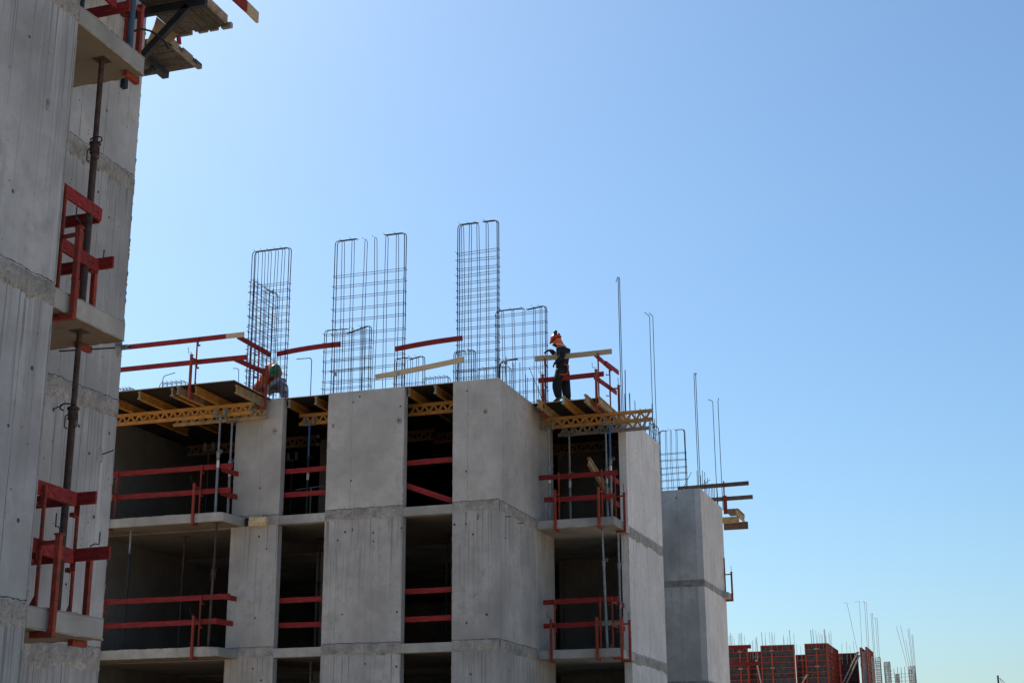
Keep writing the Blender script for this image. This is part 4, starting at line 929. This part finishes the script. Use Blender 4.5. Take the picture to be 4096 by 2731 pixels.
cage('dense far rebar cage next to the outermost red form', (-8.42, 95.4, 5.4), 'x', .50, .3, 5.4, 7.55, 7.3, .115, [.1,.2,.3,.4], (0,0), rs=.012, rb=.014, rc=.020, **fc)
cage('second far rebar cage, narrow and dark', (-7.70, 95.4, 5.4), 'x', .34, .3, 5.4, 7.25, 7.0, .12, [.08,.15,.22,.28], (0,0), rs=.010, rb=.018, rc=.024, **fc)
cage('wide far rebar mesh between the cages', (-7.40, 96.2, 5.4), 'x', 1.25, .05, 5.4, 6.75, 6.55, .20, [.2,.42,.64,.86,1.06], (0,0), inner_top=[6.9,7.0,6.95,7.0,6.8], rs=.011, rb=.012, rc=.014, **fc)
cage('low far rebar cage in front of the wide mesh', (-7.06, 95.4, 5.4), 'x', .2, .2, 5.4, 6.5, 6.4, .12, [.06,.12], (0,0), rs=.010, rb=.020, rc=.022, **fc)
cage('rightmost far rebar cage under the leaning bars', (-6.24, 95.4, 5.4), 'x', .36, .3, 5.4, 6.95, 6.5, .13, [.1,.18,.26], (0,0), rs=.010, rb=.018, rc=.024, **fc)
t = thing('rebar_cage', 'lone dark post with a tuft of wires at the lower right corner', 'rebar stub', (-.70, 60, 0))
m = MB(); m.tube([(-.70, 60, -1.7), (-.69, 60, 3.93)], .035, 8); m.build('corner_bar', 'steel_rust', t)
m = MB()
for (a, b) in ((.12, .0), (.18, -.06), (.22, -.12), (.10, -.10)): m.tube([(-.68, 60, 3.80), (-.62, 60, 3.82), (-.68+a, 60, 3.76+b)], .008, 4)
m.build('tie_wire', 'steel_rust', t)
t = thing('guard_board', 'dark red board end sticking out behind the far tower, upper', 'guard board', (-8.2, 49.2, 4.4), 'guard boards on the rails')
m = MB(); m.box(-9.0, -8.14, 49.0, 49.03, 4.28, 4.40); m.build('board', 'board_red', t)
t = thing('guard_board', 'dark red board end sticking out behind the far tower, lower', 'guard board', (-8.0, 49.2, 3.7), 'guard boards on the rails')
m = MB(); m.box(-9.0, -7.88, 49.0, 49.03, 3.73, 3.85); m.build('board', 'board_red', t)

# ------------------------------------------------------------------ workers
def skin(name, mat, verts, edges, root, parent, levels=2, smooth=True):
    """verts: name -> (x, y, z, radius[, radius2]); a continuous tapered surface over connected joints"""
    me = bpy.data.meshes.new(name); keys = list(verts); off = parent_world(parent)
    bm = bmesh.new(); L = bm.verts.layers.skin.new(); mp = {}
    for k in keys:
        v = bm.verts.new(Vector(verts[k][:3])-off); r = verts[k][3]; r2 = verts[k][4] if len(verts[k]) > 4 else r
        v[L].radius = (r, r2); v[L].use_root = (k == root); mp[k] = v
    for e in edges:
        for a, b in zip(e[:-1], e[1:]): bm.edges.new((mp[a], mp[b]))
    bm.to_mesh(me); bm.free()
    o = bpy.data.objects.new(name, me); C.objects.link(o)
    md = o.modifiers.new('skin', 'SKIN'); md.branch_smoothing = .6; md.use_smooth_shade = smooth
    sb = o.modifiers.new('sub', 'SUBSURF'); sb.levels = levels; sb.render_levels = levels
    bake(o); o.data.name = name; o.data.materials.clear(); o.data.materials.append(M[mat])
    o.parent = parent
    return o
def loft(name, mat, pts, rad, parent, n=16, sub=5):
    P = [Vector(p) for p in pts]; out = []; ro = []
    for i in range(len(P)-1):
        a = P[max(0, i-1)]; b, c = P[i], P[i+1]; d = P[min(len(P)-1, i+2)]
        for k in range(sub):
            t = k/sub; out.append(.5*((2*b)+(c-a)*t+(2*a-5*b+4*c-d)*t*t+(3*b-a-3*c+d)*t**3)); ro.append(rad[i]*(1-t)+rad[i+1]*t)
    out.append(P[-1]); ro.append(rad[-1])
    e0 = (out[0]-out[1]).normalized(); e1 = (out[-1]-out[-2]).normalized()
    out = [out[0]+e0*ro[0]*.55, out[0]+e0*ro[0]*.4]+out+[out[-1]+e1*ro[-1]*.4, out[-1]+e1*ro[-1]*.55]; ro = [ro[0]*.3, ro[0]*.75]+ro+[ro[-1]*.75, ro[-1]*.3]
    m = MB(); m.tube(out, ro, n); return m.build(name, mat, parent, smooth=True)
def hand(tag_, wrist, tip, side, V, E, r=.011, curl=(0,0,-1)):
    """palm and five bent fingers chained to vertex `wrist`"""
    w = Vector(V[wrist][:3]); d = (Vector(tip)-w); Lh = d.length; d.normalize(); s = Vector(side).normalized(); c = Vector(curl).normalized()
    V[tag_+'p'] = (*(w+d*Lh*.40), .026, .018); E.append((wrist, tag_+'p'))
    for i, (o, ln) in enumerate(((-.030, .78), (-.010, .92), (.011, 1.0), (.031, .86))):
        a = w+d*Lh*.52+s*o; b = a+d*Lh*.26*ln+c*.008; e = b+d*Lh*.22*ln+c*.030
        for k, q in enumerate((a, b, e)): V['%sf%d%d' % (tag_, i, k)] = (*q, r*(1-.1*k))
        E.append((tag_+'p', '%sf%d0' % (tag_, i), '%sf%d1' % (tag_, i), '%sf%d2' % (tag_, i)))
    a = w+d*Lh*.25-s*.040; b = a+d*Lh*.25+c*.02-s*.008
    V[tag_+'t0'] = (*a, r*1.1); V[tag_+'t1'] = (*b, r*.9); E.append((tag_+'p', tag_+'t0', tag_+'t1'))
def helmet(t, c, tiltv, mat, front, r=.142):
    """shell with a peak; c centre, tiltv up direction, front direction"""
    up = Vector(tiltv).normalized(); fr = Vector(front); fr = (fr-up*fr.dot(up)).normalized(); sd = up.cross(fr); c = Vector(c)
    m = MB(); vs = []; fs = []; nu, nv = 24, 9
    for j in range(nv+1):
        th = math.pi*.5*j/nv
        for i in range(nu):
            a = 2*math.pi*i/nu; rr = r*math.sin(th); hh = r*.92*math.cos(th)
            rib = 1+.02*(abs(math.sin(a)) < .2)*(1-j/nv)
            vs.append(c+fr*(math.cos(a)*rr*1.14)+sd*(math.sin(a)*rr*.94)+up*hh*rib)
    for j in range(nv):
        for i in range(nu):
            p = j*nu+i; q = j*nu+(i+1)%nu; fs.append((p, p+nu, q+nu, q))
    o = len(vs)
    for i in range(nu):   # brim
        a = 2*math.pi*i/nu; f = max(0, math.cos(a))**2
        vs.append(c+fr*(math.cos(a)*r*1.14*(1.05+.34*f))+sd*(math.sin(a)*r*.98)-up*(.018+.035*f))
    for i in range(nu): p = nv*nu+i; q = nv*nu+(i+1)%nu; fs.append((p, o+i, o+(i+1)%nu, q))
    m.add(vs, fs); h = m.build('helmet', mat, t, smooth=True)
    sm = h.modifiers.new('thick', 'SOLIDIFY'); sm.thickness = .004; bake(h)
    return h, c, up, fr, sd

WY = 33.15
w1 = thing('person', 'worker in dark clothes with orange helmet and hood standing on the corner platform', 'person', (-9.75, WY, 8.80))
V = {'pel': (-9.735, WY, 9.62, .105, .10), 'wai': (-9.735, WY, 9.76, .105, .095), 'che': (-9.715, WY, 9.98, .15, .125), 'upc': (-9.72, WY, 10.15, .12, .11), 'nec': (-9.785, WY, 10.28, .058), 'hd0': (-9.865, WY, 10.36, .075), 'hd1': (-9.885, WY, 10.47, .098), 'nose': (-9.985, WY, 10.385, .018), 'jaw': (-9.935, WY, 10.31, .045),
     's1': (-9.70, WY-.16, 10.15, .07), 'e1': (-9.66, WY-.25, 9.93, .050), 'h1': (-9.84, WY-.21, 9.80, .034),
     's2': (-9.74, WY+.15, 10.14, .07), 'e2': (-9.91, WY+.17, 10.06, .050), 'h2': (-10.075, WY+.10, 10.235, .034),
     'k1a': (-9.77, WY-.09, 9.50, .095), 'k1': (-9.875, WY-.10, 9.27, .078), 'a1': (-9.80, WY-.10, 8.91, .052), 't1': (-9.88, WY-.11, 8.845, .022),
     'k2a': (-9.71, WY+.09, 9.50, .095), 'k2': (-9.69, WY+.10, 9.24, .078), 'a2': (-9.645, WY+.10, 8.91, .052), 't2': (-9.73, WY+.11, 8.845, .022)}
E_ = [('pel','wai','che','upc','nec','hd0','hd1'), ('hd0','jaw'), ('hd0','nose'), ('upc','s1','e1','h1'), ('upc','s2','e2','h2'), ('pel','k1a','k1','a1','t1'), ('pel','k2a','k2','a2','t2')]
hv, he = dict(V), list(E_)
hand('L', 'h1', (-9.93, WY-.19, 9.72), (0, 1, .2), hv, he, curl=(.3, .5, -1)); hand('R', 'h2', (-10.21, WY+.06, 10.17), (0, 1, 0), hv, he, curl=(-.3, 0, -1))
skin('body', 'skin', hv, he, 'pel', w1)
ext = lambda ks, d: {k: (*V[k][:3], *[r+d for r in V[k][3:]]) for k in ks}
sv = ext(('wai','che','upc','s1','e1','h1','s2','e2','h2'), .018); sv['pel'] = (-9.74, WY, 9.64, .205, .185); sv['wai'] = (-9.735, WY, 9.78, .195, .175); sv['col'] = (-9.765, WY, 10.24, .075)
sv['che'] = (-9.72, WY, 9.98, .215, .19); sv['bk'] = (-9.71, WY, 10.11, .165, .15)
for q in ('s1','s2'): sv[q] = (*V[q][:3], .105)
for q in ('e1','e2'): sv[q] = (*V[q][:3], .080)
for q in ('h1','h2'): sv[q] = (*V[q][:3], .055)
del sv['upc']
skin('shirt', 'cloth_navy', sv, [('pel','wai','che','bk','col'), ('bk','s1','e1','h1'), ('bk','s2','e2','h2')], 'che', w1)
tv = ext(('k1a','k1','a1','k2a','k2','a2'), .026); tv['pel'] = (-9.735, WY, 9.60, .225, .20); tv['wb'] = (-9.73, WY, 9.74, .19, .175)
for q in ('k1a','k2a'): tv[q] = (*V[q][:3], .155)
for q in ('k1','k2'): tv[q] = (*V[q][:3], .125)
tv['a1'] = (-9.80, WY-.10, 8.92, .09); tv['a2'] = (-9.645, WY+.10, 8.92, .095); pass
skin('trousers', 'cloth_black', tv, [('wb','pel','k1a','k1','a1'), ('pel','k2a','k2','a2')], 'pel', w1)
for (q, t_) in (('a1','t1'), ('a2','t2')): skin('boot', 'muff', {'a': (V[q][0], V[q][1], V[q][2]+.02, .08), 'h': (V[q][0]+.02, V[q][1], 8.86, .075), 't': (V[t_][0]-.07, V[t_][1], 8.858, .068)}, [('a','h','t')], 'h', w1)
for w_, tip_, sd_, cu_ in (('h1', (-9.93, WY-.19, 9.72), (0, 1, .2), (.3, .5, -1)), ('h2', (-10.21, WY+.06, 10.17), (0, 1, 0), (-.3, 0, -1))):
    gv = {'w': (*V[w_][:3], .042)}; ge = []; hand('g', 'w', tip_, sd_, gv, ge, r=.0145, curl=cu_)
    d = (Vector(gv['w'][:3])-Vector(V['e1' if w_ == 'h1' else 'e2'][:3])).normalized(); c0 = Vector(gv['w'][:3])-d*.07; gv['c'] = (*c0, .048); ge.append(('c', 'w'))
    skin('glove', 'glove', gv, ge, 'w', w1)
up = Vector((-.38, 0, .92))
_, hc, up, fr, sd = helmet(w1, (-9.895, WY, 10.475), up, 'helm_orange', (-1, 0, -.3), r=.126)
loft('hood', 'cloth_orange', [(-9.845, WY, 10.43), (-9.815, WY, 10.355), (-9.78, WY, 10.285), (-9.765, WY, 10.23)], [.096, .090, .092, .118], w1)
m = MB(); lp = []
for rr, zz in ((.128, 10.262), (.116, 10.298)): lp.append([Vector((-9.752-.02*math.cos(a)*0+rr*math.cos(a)*.98-(.0 if zz < 10.28 else .006), WY+rr*1.06*math.sin(a), zz-.30*rr*math.cos(a)*-1*-.9)) for a in [2*math.pi*i/24 for i in range(24)]])
vs = lp[0]+lp[1]; m.add(vs, [(i, (i+1)%24, (i+1)%24+24, i+24) for i in range(24)]); m.build('reflective_tape', 'reflect', w1, smooth=True)
skin('face_mask', 'cloth_black', {'a': (-9.945, WY, 10.335, .050, .055), 'b': (-9.925, WY, 10.27, .050, .06), 'c': (-9.86, WY, 10.28, .06, .07)}, [('a','b','c')], 'b', w1, levels=2)
for sgn in (-1, 1):
    m = MB(); e = hc+sd*(sgn*.125)+up*.095-fr*.075
    m.sphere(e, (.05, .032, .058), 12, 8); m.build('ear_muff', 'muff', w1, smooth=True)
    m = MB(); m.tube([hc+sd*(sgn*.118)+up*.03+fr*.03, hc+sd*(sgn*.124)+up*.06-fr*.02, e], .012, 6); m.build('muff_arm', 'muff', w1)
m = MB()
m.tube([(-9.875, WY-.10, 10.08), (-9.885, WY-.105, 9.92), (-9.84, WY-.13, 9.80), (-9.75, WY-.15, 9.76), (-9.62, WY-.13, 9.755), (-9.57, WY-.06, 9.75)], .016, 6)
m.tube([(-9.585, WY-.11, 9.75), (-9.555, WY-.11, 9.66), (-9.555, WY-.12, 9.56), (-9.60, WY-.15, 9.50), (-9.70, WY-.20, 9.49), (-9.82, WY-.17, 9.52)], .017, 6)
m.build('harness', 'strap', w1)

w2 = thing('person', 'worker in orange vest and green helmet bending down behind the first rebar cage', 'person', (-16.7, 31.5, 8.80))
B = 31.5
V = {'pel': (-16.80, B+.25, 9.60, .14, .13), 'wai': (-16.72, B+.08, 9.74, .13, .12), 'che': (-16.62, B-.12, 9.80, .145, .13), 'upc': (-16.56, B-.24, 9.80, .12), 'nec': (-16.49, B-.32, 9.78, .06), 'hd': (-16.43, B-.40, 9.73, .10), 'jaw': (-16.47, B-.44, 9.64, .05),
     's1': (-16.72, B-.26, 9.76, .07), 'e1': (-16.74, B-.36, 9.48, .05), 'h1': (-16.60, B-.45, 9.30, .036), 's2': (-16.42, B-.18, 9.74, .07), 'e2': (-16.44, B-.26, 9.52, .05), 'h2': (-16.52, B-.42, 9.38, .036),
     'k1a': (-16.93, B+.22, 9.54, .10), 'k1': (-17.00, B+.0, 9.28, .075), 'a1': (-16.98, B+.12, 8.91, .055), 't1': (-16.98, B-.02, 8.85, .04),
     'k2a': (-16.60, B+.20, 9.54, .10), 'k2': (-16.34, B-.06, 9.38, .085), 'a2': (-16.36, B+.06, 8.91, .055), 't2': (-16.32, B-.08, 8.85, .04)}
hv, he = dict(V), [('pel','wai','che','upc','nec','hd','jaw'), ('upc','s1','e1','h1'), ('upc','s2','e2','h2'), ('pel','k1a','k1','a1','t1'), ('pel','k2a','k2','a2','t2')]
hand('L', 'h1', (-16.52, B-.52, 9.16), (0, 1, 0), hv, he); hand('R', 'h2', (-16.55, B-.53, 9.24), (1, 0, 0), hv, he)
skin('body', 'skin', hv, he, 'pel', w2)
ext = lambda ks, d: {k: (*V[k][:3], *[r+d for r in V[k][3:]]) for k in ks}
sv = ext(('wai','che','upc','s1','e1','h1','s2','e2','h2'), .016)
for q in ('s1','s2'): sv[q] = (*V[q][:3], .10)
for q in ('e1','e2'): sv[q] = (*V[q][:3], .078)
skin('shirt', 'cloth_grey', sv, [('wai','che','upc','s1','e1','h1'), ('upc','s2','e2','h2')], 'che', w2)
loft('vest', 'cloth_orange', [(-16.53, B-.26, 9.79), (-16.64, B-.10, 9.80), (-16.76, B+.08, 9.74), (-16.90, B+.06, 9.60), (-16.99, B-.12, 9.40), (-17.01, B-.16, 9.10)], [.18, .22, .21, .19, .15, .13], w2)
loft('sleeve', 'cloth_orange', [(-16.70, B-.27, 9.74), (-16.74, B-.37, 9.54), (-16.69, B-.41, 9.42)], [.12, .10, .08], w2)
loft('sleeve', 'cloth_orange', [(-16.44, B-.20, 9.74), (-16.45, B-.27, 9.60)], [.11, .085], w2)
m = MB(); a = Vector(V['che'][:3])
for zz, dx in ((9.93, 0), (9.90, .1)): pass
m.tube([(-16.80, B-.14, 9.66), (-16.76, B-.13, 9.86), (-16.64, B-.11, 9.985), (-16.50, B-.10, 9.955)], .022, 6); m.build('reflective_tape', 'reflect', w2)
tv = ext(('k1a','k1','a1','k2a','k2','a2'), .024); tv['pel'] = (-16.78, B+.25, 9.58, .20, .19)
for q in ('k1a','k2a'): tv[q] = (*V[q][:3], .15)
for q in ('k1','k2'): tv[q] = (*V[q][:3], .125)
for q in ('a1','a2'): tv[q] = (*V[q][:3], .09)
skin('trousers', 'cloth_grey', tv, [('pel','k1a','k1','a1'), ('pel','k2a','k2','a2')], 'pel', w2)
for (q, t_) in (('a1','t1'), ('a2','t2')): skin('boot', 'muff', {'a': (V[q][0], V[q][1], V[q][2]+.02, .062), 'h': (V[q][0], V[q][1]+.02, 8.855, .055), 't': (*V[t_][:3], .046)}, [('a','h','t')], 'h', w2)
for w_, tip_, sd_ in (('h1', (-16.52, B-.52, 9.16), (0, 1, 0)), ('h2', (-16.55, B-.53, 9.24), (1, 0, 0))):
    gv = {'w': (*V[w_][:3], .042)}; ge = []; hand('g', 'w', tip_, sd_, gv, ge, r=.0145); skin('glove', 'glove_pale', gv, ge, 'w', w2)
helmet(w2, (-16.41, B-.43, 9.745), (.42, -.80, .36), 'helm_green', (-.10, -.45, -.9), r=.135)
loft('hood', 'cloth_orange', [(-16.43, B-.38, 9.75), (-16.54, B-.25, 9.79)], [.145, .16], w2)
skin('face_mask', 'mask', {'a': (-16.52, B-.43, 9.66, .055), 'b': (-16.50, B-.47, 9.62, .045)}, [('a','b')], 'a', w2)

# ------------------------------------------------------------------ light, sky, camera
SUN_EL, SUN_AZ = 46.7, -52.0        # azimuth from +y, clockwise positive: the sun stands ahead and to the left
sd_ = Vector((math.sin(R(SUN_AZ))*math.cos(R(SUN_EL)), math.cos(R(SUN_AZ))*math.cos(R(SUN_EL)), math.sin(R(SUN_EL))))
L = bpy.data.lights.new('sun', 'SUN'); L.energy = 5.0; L.angle = R(.53); L.color = (1, .94, .84)
so = bpy.data.objects.new('sun', L); C.objects.link(so); so.rotation_euler = (-sd_).to_track_quat('-Z', 'Y').to_euler(); so.location = sd_*80
w = bpy.data.worlds.new('World'); scene.world = w; w.use_nodes = True; nt = w.node_tree
sk = nt.nodes.new('ShaderNodeTexSky'); sk.sky_type = 'NISHITA'; sk.sun_disc = False; sk.sun_elevation = R(SUN_EL); sk.sun_rotation = R(SUN_AZ)
sk.altitude = 830; sk.air_density = 1.26; sk.dust_density = 2.4; sk.ozone_density = 7.0
bg = nt.nodes['Background']; nt.links.new(mixc(nt, sk.outputs[0], (.945, 1.05, 1.02), 1.0, 'MULTIPLY'), bg.inputs['Color']); bg.inputs['Strength'].default_value = .10
scene.view_settings.view_transform = 'Standard'; scene.view_settings.look = 'None'; scene.view_settings.exposure = 0.46; scene.view_settings.gamma = 1

pi_, ya, ro = .292257488, .320953531, -.005792
F = Vector((-math.sin(ya)*math.cos(pi_), math.cos(ya)*math.cos(pi_), math.sin(pi_)))
Rt = Vector((math.cos(ya), math.sin(ya), 0)); Up = Rt.cross(F)
R2 = Rt*math.cos(ro)+Up*math.sin(ro); U2 = Up*math.cos(ro)-Rt*math.sin(ro)
cd = bpy.data.cameras.new('camera'); cd.sensor_width = 36; cd.lens = 51.995; cd.clip_start = .1; cd.clip_end = 4000
co = bpy.data.objects.new('camera', cd); C.objects.link(co)
co.matrix_world = Matrix(((R2.x, U2.x, -F.x, 0), (R2.y, U2.y, -F.y, 0), (R2.z, U2.z, -F.z, 0), (0, 0, 0, 1)))
scene.camera = co
